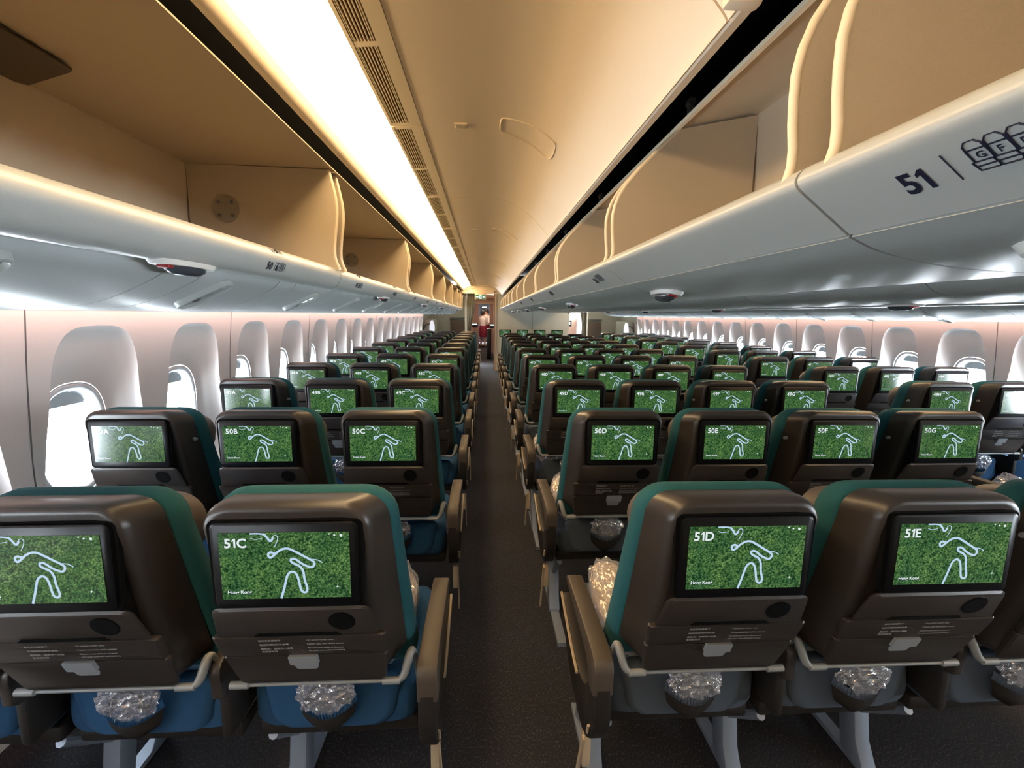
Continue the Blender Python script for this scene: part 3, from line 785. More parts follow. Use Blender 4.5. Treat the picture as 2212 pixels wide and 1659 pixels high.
# rail
hr = .622; yr = yo(hr)
b = B(); b.tube([(-.165, yr - .012, hr), (.165, yr - .012, hr)], .0045, 8)
b.tube([(-.190, yr - .012, hr), (-.150, yr - .012, hr)], .0085, 10); b.tube([(.190, yr - .012, hr), (.150, yr - .012, hr)], .0085, 10)
ME['tray_rail'] = b.mesh('tray_rail', 50)
for sg, nm in ((1, 'R'), (-1, 'L')):
    b = B()
    pts = chaikin([(sg * .186, yr - .012, hr), (sg * .200, yr - .008, hr + .010), (sg * .208, yr + .005, hr + .048), (sg * .214, yr + .015, hr + .060), (sg * .219, yr + .03, hr + .03), (sg * .222, yr + .05, .565), (sg * .222, yr + .075, .515)], 2)
    n = len(pts); rs = [.0055 + .0050 * math.sin(PI * min(1, i / (n * .6))) if i < n * .6 else .0055 - .0025 * (i - n * .6) / (n * .4) for i in range(n)]
    b.tube(pts, rs, 8)
    ME['tray_arm' + nm] = b.mesh('tray_arm', 60)
    # arm rests
    def armrest(cx, w, y0, y1):
        a = B(); top = chaikin([(y0, .600), (y0 - .004, .640), (y0 + .012, .662), (y0 + .08, .668), (y1 - .03, .664), (y1, .652), (y1 + .004, .640), (y1 - .02, .628), (y0 + .12, .618), (y0 + .07, .600), (y0 + .06, .56), (y0, .56)], 1, True)
        a.prism(top, cx - w / 2, cx + w / 2, 'x'); return a
    a = armrest(sg * .2235, .025, .115, .45); ME['arm_mid' + nm] = a.mesh('armrest', 40, bev=.004)
    a = armrest(sg * .252, .048, .085, .47); ME['arm_aisle' + nm] = a.mesh('armrest', 40, bev=.005)
    b = B(); b.box(min(sg * .211, sg * .236), max(sg * .211, sg * .236), .14, .30, .44, .575); ME['arm_box' + nm] = b.mesh('armrest_housing', 40, bev=.008)
    # aisle end panel
    b = B(); poly = chaikin([(.085, .575), (.082, .50), (.11, .43), (.17, .375), (.24, .36), (.40, .38), (.52, .47), (.56, .535), (.54, .55), (.40, .50), (.28, .485), (.20, .50), (.155, .56), (.15, .60), (.085, .60)], 2, True)
    x0, x1 = sorted((sg * .230, sg * .272)); b.prism(poly, x0, x1, 'x'); ME['end_panel' + nm] = b.mesh('end_panel', 35, bev=.006)
    b = B(); xx = sg * .275
    b.tube(chaikin([(xx, .545, .545), (xx, .46, .518), (xx, .34, .488), (xx, .27, .478)], 2), .0045, 6)
    ME['trim_strip' + nm] = b.mesh('trim_strip', 50)
    b = B(); b.tube([(xx, .12, .46), (xx, .13, .43)], .004, 6); ME['latch_pin' + nm] = b.mesh('latch_pin', 50)
    b = B(); xx = sg * .262
    b.prism([(.20, .335), (.215, .338), (.30, .09), (.285, .085)], min(xx, xx + sg * .006), max(xx, xx + sg * .006), 'x')
    b.prism(chaikin([(.215, .335), (.25, .33), (.245, .26), (.225, .22), (.215, .25)], 1, True), min(xx - sg * .02, xx), max(xx - sg * .02, xx), 'x')
    ME['leg_cover' + nm] = b.mesh('leg_cover', 40)
# fabric panel behind the cushion, with elastic pocket
def bulge(hw, z0, z1, y, nx=18, nz=10, th=.05, droop=.02, rc=.04):
    out = []
    o = rr(hw, hw * .93, z0, z1, rc * .6, rc * 1.3, 7)
    loops = []
    for s, d in ((.93, .03), (1.0, .02), (1.0, .0), (.96, -.008), (.85, -.013), (.5, -.016)):
        c = ((z0 + z1) / 2)
        loops.append([(x * s, y + d - .0, c + (z - c) * s - (droop * (1 - (x / hw) ** 2) if z < c else 0)) for x, z in o])
    return loops
b = B(); b.loft(bulge(.172, .418, .556, .205)); ME['rear_fabric_panel'] = b.mesh('rear_fabric_panel', 60)
b = B(); N = 40; ls = []
for v_, (hw, yv, zt) in enumerate(((.066, .168, .508), (.071, .160, .514), (.072, .156, .530), (.068, .160, .536))):
    l = []
    for k in range(N + 1):
        u = -1 + 2 * k / N; dip = .022 * (1 - u * u)
        l.append((u * hw, yv - .028 * (1 - u * u) - (.0025 if k % 2 else -.0025), zt - dip))
    ls.append(l)
n = N + 1
b.add([p for l in ls for p in l], [(i * n + k, i * n + k + 1, (i + 1) * n + k + 1, (i + 1) * n + k) for i in range(3) for k in range(N)])
ME['elastic_band'] = b.mesh('elastic_band', 70)
b = B(); l0 = []
for v_, (hw, yv, zt, dz) in enumerate(((.066, .168, .508, .022), (.064, .162, .482, .024), (.048, .172, .455, .014), (.018, .184, .430, .004))):
    l0.append([( (-1 + 2 * k / N) * hw, yv - .022 * (1 - (-1 + 2 * k / N) ** 2), zt - dz * (1 - (-1 + 2 * k / N) ** 2)) for k in range(N + 1)])
b.add([p for l in l0 for p in l], [(i * n + k, i * n + k + 1, (i + 1) * n + k + 1, (i + 1) * n + k) for i in range(3) for k in range(N)])
ME['elastic_pocket'] = b.mesh('elastic_pocket', 70)
b = B(); b.loft([[(x, y, z) for x, z in rr(.205 * s, .205 * s, .39 + e, .515 - e, .03, .04)] for y, s, e in ((.205, .9, .02), (.23, 1, 0), (.62, 1, 0), (.665, .96, .012), (.68, .85, .035))])
ME['seat_cushion'] = b.mesh('seat_cushion', 60)
b = B(); b.box(-.207, .207, .24, .60, .345, .392); ME['seat_base'] = b.mesh('seat_base', 30, bev=.01)
for sg, nm in ((1, 'R'), (-1, 'L')):
    b = B(); x = sg * .185
    b.prism([(.435, .345), (.515, .345), (.45, .02), (.40, .0), (.355, .0), (.35, .02), (.39, .09)], min(x - .026, x + .026), max(x - .026, x + .026), 'x')
    ME['leg' + nm] = b.mesh('leg', 40, bev=.008)
    b = B(); b.tube([(x, .26, .33), (x, .60, .02)], .013, 8); b.tube([(x, .56, .34), (x, .60, .02)], .016, 8); b.box(x - .02, x + .02, .12, .66, 0, .018)
    ME['strut' + nm] = b.mesh('strut', 40)
    b = B(); b.tube([(sg * .179, .066, .972), (sg * .191, .063, .972)], [.007, .006], 12); ME['coat_button' + nm] = b.mesh('coat_button', 50)
MATS = dict(back_shell='shell', back_cushion='teal', headrest='headrest', tray_table='shell', slot='blackmatt', pocket_panel='shell', lower_panel='shell',
            latch='silver', instructions='print', instructions_en='print', tray_rail='white_metal', elastic_pocket='shell_dark', seat_base='shell_dark')
for k_, m_ in MATS.items(): ME[k_].materials.append(M[m_])
ME['monitor'].materials.append(M['black']); ME['monitor'].materials.append(M['blackmatt'])
ME['cup_holder'].materials.append(M['black']); ME['cup_holder'].materials.append(M['blackmatt'])
for nm in 'LR':
    for k_, m_ in (('tray_arm', 'white_metal'), ('arm_mid', 'shell'), ('arm_aisle', 'arm'), ('arm_box', 'shell_dark'), ('end_panel', 'shell_dark'), ('trim_strip', 'tan'), ('latch_pin', 'tan'), ('leg_cover', 'tan'), ('leg', 'leg'), ('strut', 'leg'), ('coat_button', 'silver')):
        ME[k_ + nm].materials.append(M[m_])
for c_ in ('blue', 'grey'):
    for k_ in ('rear_fabric_panel', 'elastic_band', 'seat_cushion'):
        me = ME[k_].copy(); me.materials.append(M[c_]); ME[k_ + c_] = me

XC, XD, XH, WL, WM = -.3824, .5341, 2.7836, .4577, .4477
COLX = {'A': XC - 2 * WL, 'B': XC - WL, 'C': XC, 'D': XD, 'E': XD + WM, 'F': XD + 2 * WM, 'G': XD + 3 * WM, 'H': XH, 'J': XH + WL, 'K': XH + 2 * WL}
WHERE = {'A': 'beside the left windows', 'B': 'middle of the left block', 'C': 'on the left edge of the aisle', 'D': 'on the right edge of the aisle',
         'E': 'second across in the centre block', 'F': 'third across in the centre block', 'G': 'last across in the centre block', 'H': 'first across in the right block',
         'J': 'middle of the right block', 'K': 'beside the right windows'}
ORD = ['nearest', 'second', 'third', 'fourth', 'fifth', 'sixth', 'seventh', 'eighth', 'ninth', 'tenth', 'eleventh', 'twelfth']
def seat(row, let):
    near = row >= 49; mid = row >= 46
    x = COLX[let]; y = D0 + (51 - row) * P + (.0195 if True else 0)
    t = empty('passenger_seat', (x, y, 0))
    tag(t, 'brown-shelled seat with screen %d%s, %s row, %s' % (row, let, ORD[51 - row], WHERE[let]), 'seat', 'economy seats in the cabin rows')
    blk = 'l' if let in 'ABC' else 'c' if let in 'DEFG' else 'r'
    side = 'R' if blk == 'l' else 'L'; colr = 'grey' if blk == 'c' else 'blue'
    P_ = lambda name, key=None, par=t: ob(name, ME[key or name], par)
    P_('back_shell'); P_('back_cushion'); P_('headrest')
    mo = P_('monitor'); P_('display', None, mo)
    b = B(); addnum(b, '%d%s' % (row, let), .0262, (-.1115, yS - .0004, SCZ + .1065), (1, 0, 0), (0, 0, 1), .0007)
    me = bpy.data.meshes.new('seat_number'); me.from_pydata(b.v, [], b.f); me.materials.append(M['digits'])
    ob('seat_number', me, mo)
    tr = P_('tray_table'); P_('cup_holder', None, tr)
    if mid: P_('slot', None, tr)
    pp = P_('pocket_panel'); lpn = P_('lower_panel'); P_('latch', None, lpn)
    if near: P_('instructions', 'instructions', pp); P_('instructions', 'instructions_en', pp)
    if near and let in 'AFGHJK': P_('coat_button', 'coat_button' + side)
    P_('tray_rail'); P_('tray_arm', 'tray_arm' + side)
    rp = P_('rear_fabric_panel', 'rear_fabric_panel' + colr)
    if near: P_('elastic_pocket', None, rp); P_('elastic_band', 'elastic_band' + colr, rp)
    P_('seat_cushion', 'seat_cushion' + colr); P_('seat_base')
    aisle = let in 'CDH'
    if aisle:
        P_('armrest', 'arm_aisle' + side); ep = P_('end_panel', 'end_panel' + side); P_('trim_strip', 'trim_strip' + side, ep); P_('latch_pin', 'latch_pin' + side, ep); P_('leg_cover', 'leg_cover' + side)
    else:
        P_('armrest', 'arm_mid' + side); P_('armrest_housing', 'arm_box' + side)
    if let == 'G':
        P_('armrest', 'arm_aisleR'); P_('end_panel', 'end_panelR')
    legs = {'A': 'R', 'C': 'L', 'D': 'L', 'E': 'L', 'F': 'L', 'H': 'L', 'K': 'L'}.get(let)
    if let == 'B': legs = None
    if legs: P_('leg', 'leg' + legs); P_('strut', 'strut' + legs)
    return t
for row in range(51, 39, -1):
    for let in 'ABCDEFGHJK':
        if row == 40 and let in 'DEFG': continue
        seat(row, let)

# plastic-wrapped headsets in the elastic pockets
def blob(name, sx, sy, sz, seed, amp=.25, sub=3, fr=3.0):
    bm = bmesh.new(); bmesh.ops.create_icosphere(bm, subdivisions=sub, radius=1)
    for v in bm.verts:
        n_ = noise.noise(v.co * fr + Vector((seed, seed * 2, 0))) + .5 * noise.noise(v.co * fr * 2.3 + Vector((0, seed, 3)))
        v.co *= 1 + amp * n_
        v.co = Vector((v.co.x * sx, v.co.y * sy, v.co.z * sz))
    me = bpy.data.meshes.new(name); bm.to_mesh(me); bm.free(); return me
for row in (51, 50, 49):
    for let in 'ABCDEFGHJK':
        x = COLX[let]; y = D0 + (51 - row) * P
        t = empty('headset_bag', (x, y + .165, .552)); sd = row * 7 + ord(let)
        tag(t, 'clear crinkled plastic bag with a dark headset tucked in the pocket behind seat %d%s' % (row, let), 'plastic bag', 'headset bags in the seat pockets')
        me = blob('bag', .066, .024, .052, sd, .30, 4 if row == 51 else 3, 3.4); me.materials.append(M['plastic'])
        for p_ in me.polygons: p_.use_smooth = False
        ob('plastic_bag', me, t)
        b = B(); b.tube([(.038 * math.cos(a), .0, -.012 + .032 * math.sin(a)) for a in [PI * k / 10 for k in range(11)]], .0035, 6)
        b.tube([(-.038, -.006, -.020), (-.038, .010, -.020)], .012, 12); b.tube([(.038, -.006, -.020), (.038, .010, -.020)], .012, 12)
        ob('headset', b.mesh('headset', 50), t, M['black'])
# wrapped blankets on some seats
def blanket(row, let, dx, lab, m='cream', sx=.075, rot=0):
    x = COLX[let]; y = D0 + (51 - row) * P
    t = empty('wrapped_blanket', (x + dx, y + .45, .575)); t.rotation_euler = (.25, 0, rot)
    tag(t, lab, 'blanket')
    me = blob('blanket', sx, .17, .060, row + dx * 9, .10, 4, 2.0); me.materials.append(M[m]); fix(me, 80); ob('blanket', me, t)
    me = blob('wrap', sx * 1.10, .182, .069, row + dx * 3, .14, 4, 3.2); me.materials.append(M['plastic'])
    for p_ in me.polygons: p_.use_smooth = False
    ob('plastic_wrap', me, t)
blanket(51, 'C', .10, 'cream blanket in clear plastic on the seat 51C beside its aisle armrest')
blanket(51, 'D', -.12, 'cream blanket in clear plastic on seat 51D beside its aisle armrest')
blanket(50, 'D', -.125, 'cream blanket in clear plastic on seat 50D beside its aisle armrest')
blanket(49, 'D', -.125, 'cream blanket in clear plastic on seat 49D beside its aisle armrest')
b = B()
t = empty('blue_plastic_bag', (COLX['H'] - .03, D0 + P + .17, .60)); tag(t, 'bright blue bag with clear plastic top beyond screen 50G', 'bag')
t.location = (COLX['H'] - .17, D0 + P + .35, .575)
me = blob('bag', .10, .12, .075, 5, .2, 4, 2.2); me.materials.append(M['bluebag']); fix(me, 80); ob('bag_body', me, t)
me = blob('top', .06, .06, .05, 9, .4, 3, 3.2); me.transform(Matrix.Translation((0, 0, .08))); me.materials.append(M['plastic']); ob('plastic_top', me, t)

# ------------------------------------------------------------ forward end of the cabin
def struct(name, b, m, sm=30, bev=0): return tag(ob(name, b.mesh(name, sm, bev=bev), None, m), kind='structure')
b = B(); b.box(.285, 2.20, YF, YF + .05, 0, H + .76); struct('wall_front', b, M['bulk'])
b = B(); b.box(1.235, 1.241, YF - .002, YF + .001, 0, H + .7); struct('trim_10', b, M['seam'])
b = B(); b.box(.245, .290, YF - .03, YF + .06, 0, H + .60); struct('trim_11', b, M['orangish'])
b = B(); b.box(.225, .247, YF - .03, YF + .02, .0, H + .60); struct('trim_12', b, M['brownpanel'])
# header above the aisle with arch
arch = chaikin([(-.52, .60), (-.42, .66), (-.2, .70), (.2, .70), (.4, .67), (.52, .60)], 2)
b = B(); b.prism(zz([(-.62, .56), (-.62, 1.0), (.62, 1.0), (.62, .56)] ), YF - .02, YF + .03); struct('wall_header', b, M['ceil'])
b = B(); b.tube([(x, YF - .03, z) for x, z in zz(arch)], .012, 8); struct('trim_13', b, M['ceil'])
b = B(); b.box(-.62, .60, YF - .05, YF - .01, H + .535, H + .56); struct('trim_14', b, M['trim'])
b = B(); b.prism(zz([(.285, .56), (.285, 1.0), (2.2, 1.0), (2.2, .56)]), YF - .0, YF + .04); struct('trim_15', b, M['bulk'])
# exit sign
t = empty('exit_sign', (-.125, YF - .08, H + .45)); tag(t, 'white hanging exit sign with green arrows and running figure over the aisle', 'exit sign')
b = B(); b.box(-.145, .145, 0, .03, -.06, .115); ob('sign_housing', b.mesh('sign_housing', 30, bev=.006), t, M['trim'])
b = B(); b.box(-.125, .125, -.004, 0, -.05, .05); ob('sign_face', b.mesh('sign_face', 0), t, M['green'])
b = B(); b.box(-.028, .028, -.008, -.004, -.048, .048); ob('figure_panel', b.mesh('figure_panel', 0), t, M['signlit'])
b = B()
for s in (-1, 1):
    b.prism([(s * .045, 0), (s * .078, .028), (s * .078, .012), (s * .118, .012), (s * .118, -.012), (s * .078, -.012), (s * .078, -.028)][::s], -.007, -.004)
ob('arrow', b.mesh('arrow', 0), t, M['signlit'])
b = B(); b.tube([(.004, -.010, .03), (.004, -.010, .036)], .006, 8); b.tube([(.0, -.010, .024), (-.004, -.010, -.004)], .006, 6)
b.tube([(-.004, -.010, -.004), (.012, -.010, -.02), (.006, -.010, -.038)], .004, 6); b.tube([(-.004, -.010, -.004), (-.012, -.010, -.024), (-.022, -.010, -.026)], .004, 6)
b.tube([(0, -.010, .018), (.014, -.010, .008)], .003, 6); b.tube([(0, -.010, .018), (-.014, -.010, .004)], .003, 6)
ob('running_figure', b.mesh('running_figure', 40), t, M['green'])
# curtain gathered at the left of the aisle
b = B(); N = 60; ls = []
for z, w, c in ((.55, .10, -.36), (.3, .105, -.37), (0, .085, -.39), (-.3, .055, -.42), (-.55, .05, -.42), (-1.0, .07, -.42), (-1.38, .075, -.42)):
    ls.append([(c + w * math.cos(2 * PI * k / N) * (1 + .10 * math.sin(9 * 2 * PI * k / N)), YF + .12 + .07 * math.sin(2 * PI * k / N) * (1 + .2 * math.sin(9 * 2 * PI * k / N)), H + z) for k in range(N)])
b.loft(ls)
tag(ob('curtain', b.mesh('curtain', 60), None, M['curtain']), 'dark olive curtain gathered at the left side of the aisle opening', 'curtain')
b = B(); ls = []
for z, w, c in ((.05, .08, 2.62), (-.2, .08, 2.63), (-.5, .05, 2.66), (-1.0, .06, 2.66), (-1.38, .065, 2.66)):
    ls.append([(c + w * math.cos(2 * PI * k / N) * (1 + .10 * math.sin(9 * 2 * PI * k / N)), YF + .3 + .07 * math.sin(2 * PI * k / N) * (1 + .2 * math.sin(9 * 2 * PI * k / N)), H + z + .3) for k in range(N)])
b.loft(ls)
tag(ob('curtain', b.mesh('curtain', 60), None, M['curtain']), 'dark olive curtain gathered at the far end of the right aisle', 'curtain')
# galley walls with attendant panel, doors with slide packs, both sides
for mx, nm in ((None, 'left'), (XM, 'right')):
    g = (lambda x: x) if mx is None else (lambda x: 2 * XM - x)
    def bx(b, x0, x1, *a): x0, x1 = sorted((g(x0), g(x1))); b.box(x0, x1, *a)
    b = B(); bx(b, -1.76, -.50, YF + 1.5, YF + 1.56, 0, H + .8); struct('wall_front_' + nm, b, M['bulk'])
    b = B(); bx(b, -.54, -.49, YF + .2, YF + 1.5, 0, H + .8) if mx is None else bx(b, -.34, -.30, YF + .2, YF + 1.5, 0, H + .8); struct('wall_aisle_' + nm, b, M['bulk'])
    t = empty('jump_seat', (g(-.78), YF + 1.44, .62)); tag(t, 'brown stowed attendant seat panel on the %s wall beyond the front rows' % nm, 'jump seat')
    b = B(); b.box(-.23, .23, -.03, .055, 0, .66); ob('seat_panel', b.mesh('seat_panel', 30, bev=.01), t, M['brownpanel'])
    b = B(); b.box(-.25, .25, -.02, .055, .715, .745); ob('handle_slot', b.mesh('handle_slot', 0), t, M['seam'])
    b = B(); b.box(-.20, .20, -.02, .055, -.5, -.02); ob('seat_pan', b.mesh('seat_pan', 30, bev=.01), t, M['pink'])
    # fuselage side and door
    b = B(); pts = [(-1.62, -1.46), (-1.66, -.8), (-1.64, -.3), (-1.58, .02), (-1.42, .35), (-1.1, .62), (-.6, .78)]
    b.ribbon(zz(pts), YF, YF + 1.56, .03, mx=mx); struct('door_%d' % (1 if mx is None else 2), b, M['bulk'])
    b = B(); b.ribbon(zz([(-.60, .60), (-1.0, .52), (-1.62, .2)]), YF - .03, YF + 1.5, .02, mx=mx); struct('trim_%d' % (16 if mx is None else 17), b, M['bulk'])
    t = empty('escape_slide_pack', (g(-1.50), YF + .75, .9)); tag(t, 'cream escape slide bustle with dark curved grab handle on the %s door' % nm, 'slide pack')
    b = B(); b.box(-.14, .14, -.42, .42, -.6, .42); ob('bustle', b.mesh('bustle', 40, bev=.05, seg=4), t, M['tan'] if False else M['bulk'])
    b = B(); b.tube([(.0 + .13 * math.cos(a), -.44, .13 + .17 * math.sin(a)) for a in [PI * k / 12 for k in range(13)]], .014, 8); ob('grab_handle', b.mesh('grab', 50), t, M['curtain'])
    b = B(); bx(b, -1.60, -1.30, YF + .01, YF + .04, .55, H - .12)
    # bright door window seen edge-on: white lining beside the door
    b = B(); N2 = 24
    cxw, czw = g(-1.40), H - .36
    l = [(cxw + .07 * math.cos(2 * PI * k / N2) * (1 if True else 1), YF + .22, czw + .20 * math.sin(2 * PI * k / N2)) for k in range(N2)]
    l2 = [(p[0], p[1] + .04, p[2]) for p in l]; b.loft([l, l2])
    tag(ob('door_cover', b.mesh('door_cover', 40), None, M['winframe']), 'pale rounded lining cover beside the %s cabin door' % nm, 'door cover')
# corridor to the next cabin
b = B(); b.box(-.46, -.42, YF + 2.0, 24.5, 0, H + .62); struct('wall_corridor_left', b, M['pink'])
b = B(); b.box(.30, .34, YF + .06, 24.5, 0, H + .62); struct('wall_corridor_right', b, M['pink'])
b = B(); b.ribbon(zz(chaikin([(-.60, .45), (-.45, .56), (-.2, .61), (.2, .61), (.36, .56)], 2)), YF + .1, 25, .02); struct('ceiling_corridor', b, M['ceil'])
b = B(); b.box(-.5, .4, 25, 25.05, 0, H + .7); struct('wall_galley', b, M['black'])
b = B(); b.box(-.46, .34, 17.8, 17.86, H + .40, H + .62); struct('wall_header_galley', b, M['ceil'])
b = B(); b.box(-.46, -.24, 17.8, 17.86, 0, H + .40); b.box(.16, .34, 17.8, 17.86, 0, H + .40); struct('wall_divider', b, M['pink'])
b = B(); b.box(-.17, .065, 24.93, 24.998, H + .37, H + .415)
tag(ob('galley_light', b.mesh('galley_light', 0), None, M['cool']), 'small bright galley light at the far end of the aisle', 'light')
b = B(); b.box(.05, .20, 15.3, 15.9, .02, 1.0); b2 = b.mesh('cart', 30, bev=.015)
tag(ob('service_cart', b2, None, M['black']), 'dark service cart standing at the right side of the far aisle', 'cart')
for q, (x, y) in enumerate(((-.34, 15.2), (.235, 14.4))):
    t = empty('partition_screen', (x, y, H - .33)); tag(t, ('dark framed screen on the far partition left of the aisle', 'dark framed screen on the far partition right of the aisle')[q], 'screen')
    b = B(); b.box(-.10, .10 if q == 0 else .06, -.02, .02, -.08, .06); ob('frame', b.mesh('frame', 30, bev=.006), t, M['black'])
    b = B(); b.box(-.08, .08 if q == 0 else .045, -.024, -.02, .0, .04); ob('display', b.mesh('display', 0), t, M['signlit'])
# bare area lamps without fixtures for the door area and next cabin
def lamp(name, loc, size, sy, e, col, rot=(0, 0, 0)):
    L = bpy.data.lights.new(name, 'AREA'); L.shape = 'RECTANGLE'; L.size = size; L.size_y = sy; L.energy = e; L.color = col
    o = bpy.data.objects.new(name, L); COL.objects.link(o); o.location = loc; o.rotation_euler = rot; return o
lamp('door_area_light_left', (-1.0, YF + .8, H + .45), .6, .6, 4, (1, .88, .68))
lamp('door_area_light_right', (2 * XM + 1.0, YF + .8, H + .45), .6, .6, 4, (1, .9, .75))
lamp('corridor_light', (-.1, 15.6, H + .56), .3, 3.4, 16, (1, .80, .6))  # fill without a fixture, strengthened to brighten the distant crew
lamp('galley_ceiling_light', (-.05, 20, H + .56), .3, 3.5, 30, (1, .85, .7))  # second fill added further forward to lift the dark crew figures

# next cabin seen past the right edge of the bulkhead
b = B(); b.ribbon(zz([(-1.6, -1.46), (-1.66, -.8), (-1.60, 0)]), YF + 2.4, 20, .02, mx=XM); struct('wall_next_right', b, M['wall'])
b = B(); b.box(2.2, 4.2, 20, 20.05, 0, H + .8); struct('wall_next_front', b, M['pink'])
b = B(); b.box(.34, 4.2, YF + 1.6, 20, H + .30, H + .34); struct('ceiling_next', b, M['ceil'])
lamp('next_cabin_light', (2.9, 16.5, H + .25), .5, 4, 9, (1, .90, .82))
for q, x in enumerate((2.30, 2.52)):
    t = empty('forward_monitor', (x, YF + 1.9, H - .22)); tag(t, ('lit monitor in the next cabin just right of the bulkhead', 'lit monitor in the next cabin beside the right aisle curtain')[q], 'screen')
    b = B(); b.box(-.10, .10, -.02, .02, -.10, .08); ob('frame', b.mesh('frame', 30, bev=.006), t, M['black'])
    b = B(); b.box(-.05, .06, -.024, -.02, -.05, .04); ob('display', b.mesh('display', 0), t, M['signlit'])

# monitors standing in front of the bulkhead
for let in 'DEFG':
    t = empty('bulkhead_monitor', (COLX[let] - .03, YF - .28, H - .36 - .012 + .0)); tag(t, 'small dark-framed map screen on its arm at the bulkhead ahead of column %s' % let, 'screen', 'bulkhead screens')
    mo = ob('monitor', ME['monitor'], t, loc=(0, 0, -1.065)); ob('display', ME['display'], t, loc=(0, 0, -1.065))
    b = B(); b.tube([(0, .01, -.15), (0, .02, -1.08)], .018, 8); b.box(-.06, .06, -.04, .08, -1.088, -1.06); ob('arm', b.mesh('arm', 50), t, M['shell_dark'])

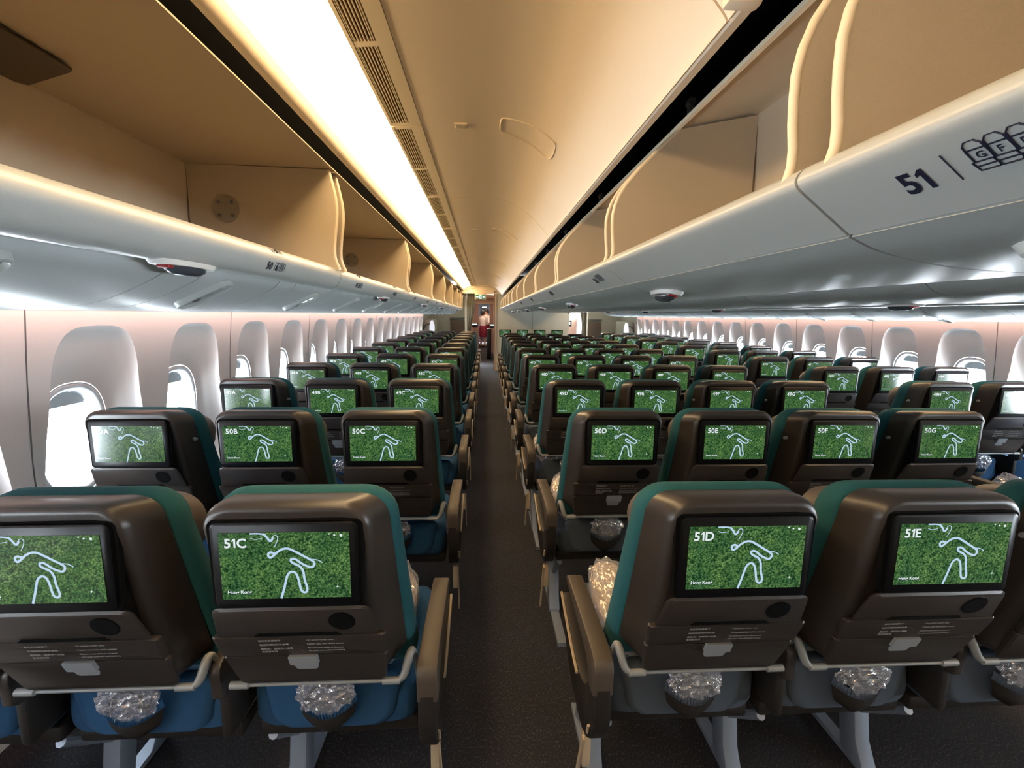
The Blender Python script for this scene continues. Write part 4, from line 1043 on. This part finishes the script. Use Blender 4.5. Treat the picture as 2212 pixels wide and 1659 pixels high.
# ------------------------------------------------------------ crew member in the far aisle
def figure(x, y, face, height, label, top, hat=False):
    t = empty('person', (x, y, 0)); tag(t, label, 'person'); t.rotation_euler = (0, 0, face); s = height / 1.65; t.scale = (s, s, s)
    J = [(0, 0, .93), (0, 0, 1.08), (0, 0, 1.25), (0, .0, 1.36), (0, .01, 1.42), (0, .02, 1.50), (0, .01, 1.58),
         (-.16, 0, 1.33), (-.21, .03, 1.08), (-.15, .22, .98), (-.14, .28, .97), (.16, 0, 1.33), (.21, .03, 1.08), (.13, .24, 1.03), (.12, .30, 1.03),
         (-.09, 0, .86), (-.10, .02, .48), (-.10, -.02, .09), (-.10, .10, .03), (.09, 0, .86), (.10, .02, .48), (.10, -.02, .09), (.10, .10, .03)]
    R_ = [.135, .115, .14, .11, .05, .085, .085, .055, .042, .030, .024, .055, .042, .030, .024, .085, .058, .036, .03, .085, .058, .036, .03]
    E_ = [(0, 1), (1, 2), (2, 3), (3, 4), (4, 5), (5, 6), (3, 7), (7, 8), (8, 9), (9, 10), (3, 11), (11, 12), (12, 13), (13, 14), (0, 15), (15, 16), (16, 17), (17, 18), (0, 19), (19, 20), (20, 21), (21, 22)]
    for hb in (10, 14):   # five fingers on each hand
        hx, hy, hz = J[hb]; sgn = 1 if hx < 0 else -1
        for kf in range(5):
            dx, dl = ((-.02, .05), (-.007, .06), (.007, .062), (.02, .05), (.034 * 1, .035))[kf]
            a = len(J); J += [(hx + dx * sgn * 1.1, hy + .035 - (.03 if kf == 4 else 0), hz), (hx + dx * sgn * (1.2 if kf < 4 else 1.5), hy + .035 + dl * .7 - (.03 if kf == 4 else 0), hz - .02)]
            R_ += [.008, .007]; E_ += [(hb, a), (a, a + 1)]
    me = bpy.data.meshes.new('body'); me.from_pydata(J, E_, []); o = ob('body', me, t, M['skin'])
    sk = o.modifiers.new('skin', 'SKIN'); o.modifiers.new('sub', 'SUBSURF').levels = 1
    for i, v in enumerate(me.skin_vertices[0].data): v.radius = (R_[i], R_[i] * (.75 if i < 4 else 1)); v.use_root = (i == 0)
    b = B()
    def ell(cx, cy, rx, ry, z, n=20): return [(cx + rx * math.cos(2 * PI * k / n), cy + ry * math.sin(2 * PI * k / n), z) for k in range(n)]
    b.loft([ell(0, 0, .15, .115, .92), ell(0, 0, .135, .105, 1.05), ell(0, 0, .165, .125, 1.2), ell(0, 0, .18, .12, 1.31), ell(0, 0, .10, .085, 1.385), ell(0, .005, .06, .06, 1.40)])
    for sx in (-1, 1): b.tube([(sx * .15, 0, 1.33), (sx * .205, .02, 1.1), (sx * .19, .09, 1.03)], [.068, .056, .046], 10)
    ob('blouse', b.mesh('blouse', 60), t, M[top])
    b = B(); b.loft([ell(0, 0, .15, .12, .97), ell(0, 0, .185, .145, .85), ell(0, .01, .18, .15, .62), ell(0, .01, .165, .14, .47)]); ob('skirt', b.mesh('skirt', 60), t, M['skirt'])
    b = B(); b.loft([ell(0, -.01, .03, .03, 1.665), ell(0, -.01, .085, .095, 1.635), ell(0, -.015, .102, .110, 1.57), ell(0, -.035, .098, .092, 1.50), ell(0, -.06, .06, .055, 1.45)]); b.tube([(0, -.12, 1.53), (0, -.15, 1.53)], .04, 10)
    ob('hair', b.mesh('hair', 60), t, M['hair'])
    b = B(); b.tube([(0, .10, 1.545), (0, .122, 1.515)], [.008, .014], 8); ob('nose', b.mesh('nose', 60), t, M['skin'])
    b = B()
    for sx in (-1, 1): b.tube([(sx * .032, .088, 1.545), (sx * .032, .098, 1.545)], .008, 8)
    b.tube([(-.02, .098, 1.487), (.02, .098, 1.487)], .005, 6); ob('face_features', b.mesh('face', 60), t, M['hair'])
    b = B()
    for sx in (-1, 1): b.box(sx * .10 - .035, sx * .10 + .035, -.06, .16, 0, .06)
    ob('shoes', b.mesh('shoes', 40, bev=.02), t, M['shoe'])
figure(-.10, 21.0, -.6, 1.66, 'cabin crew member in pale blouse and crimson skirt working in the far aisle', 'blouse')
figure(.05, 21.8, 2.4, 1.72, 'crew member in pale top partly behind the crimson-skirted one in the far aisle', 'blouse')

# ------------------------------------------------------------ daylight outside
w = bpy.data.worlds.new('daylight'); SC.world = w; w.use_nodes = True; nt = w.node_tree
bg = nt.nodes['Background']; tc = nt.nodes.new('ShaderNodeTexCoord'); sp = nt.nodes.new('ShaderNodeSeparateXYZ')
mr = nt.nodes.new('ShaderNodeMapRange'); mr.inputs[1].default_value = -1; mr.inputs[2].default_value = 1; mr.inputs[3].default_value = 22.0; mr.inputs[4].default_value = 105.0
m2 = nt.nodes.new('ShaderNodeMapRange'); m2.inputs[1].default_value = .1; m2.inputs[2].default_value = -.35; m2.inputs[3].default_value = .75; m2.inputs[4].default_value = 1.4
mm = nt.nodes.new('ShaderNodeMath'); mm.operation = 'MULTIPLY'
nt.links.new(tc.outputs['Generated'], sp.inputs[0]); nt.links.new(sp.outputs['X'], mr.inputs[0]); nt.links.new(sp.outputs['Z'], m2.inputs[0])
nt.links.new(mr.outputs[0], mm.inputs[0]); nt.links.new(m2.outputs[0], mm.inputs[1]); nt.links.new(mm.outputs[0], bg.inputs['Strength'])
bg.inputs['Color'].default_value = (.82, .92, 1.0, 1)

vs = SC.view_settings; vs.view_transform = 'Standard'; vs.look = 'None'; vs.gamma = 1; vs.use_curve_mapping = False; vs.exposure = 0
SC.cycles.use_denoising = True
SC.cycles.use_adaptive_sampling = True; SC.cycles.adaptive_threshold = .03
SC.cycles.max_bounces = 8; SC.cycles.diffuse_bounces = 5; SC.cycles.transparent_max_bounces = 12
SC.cycles.sample_clamp_indirect = 6
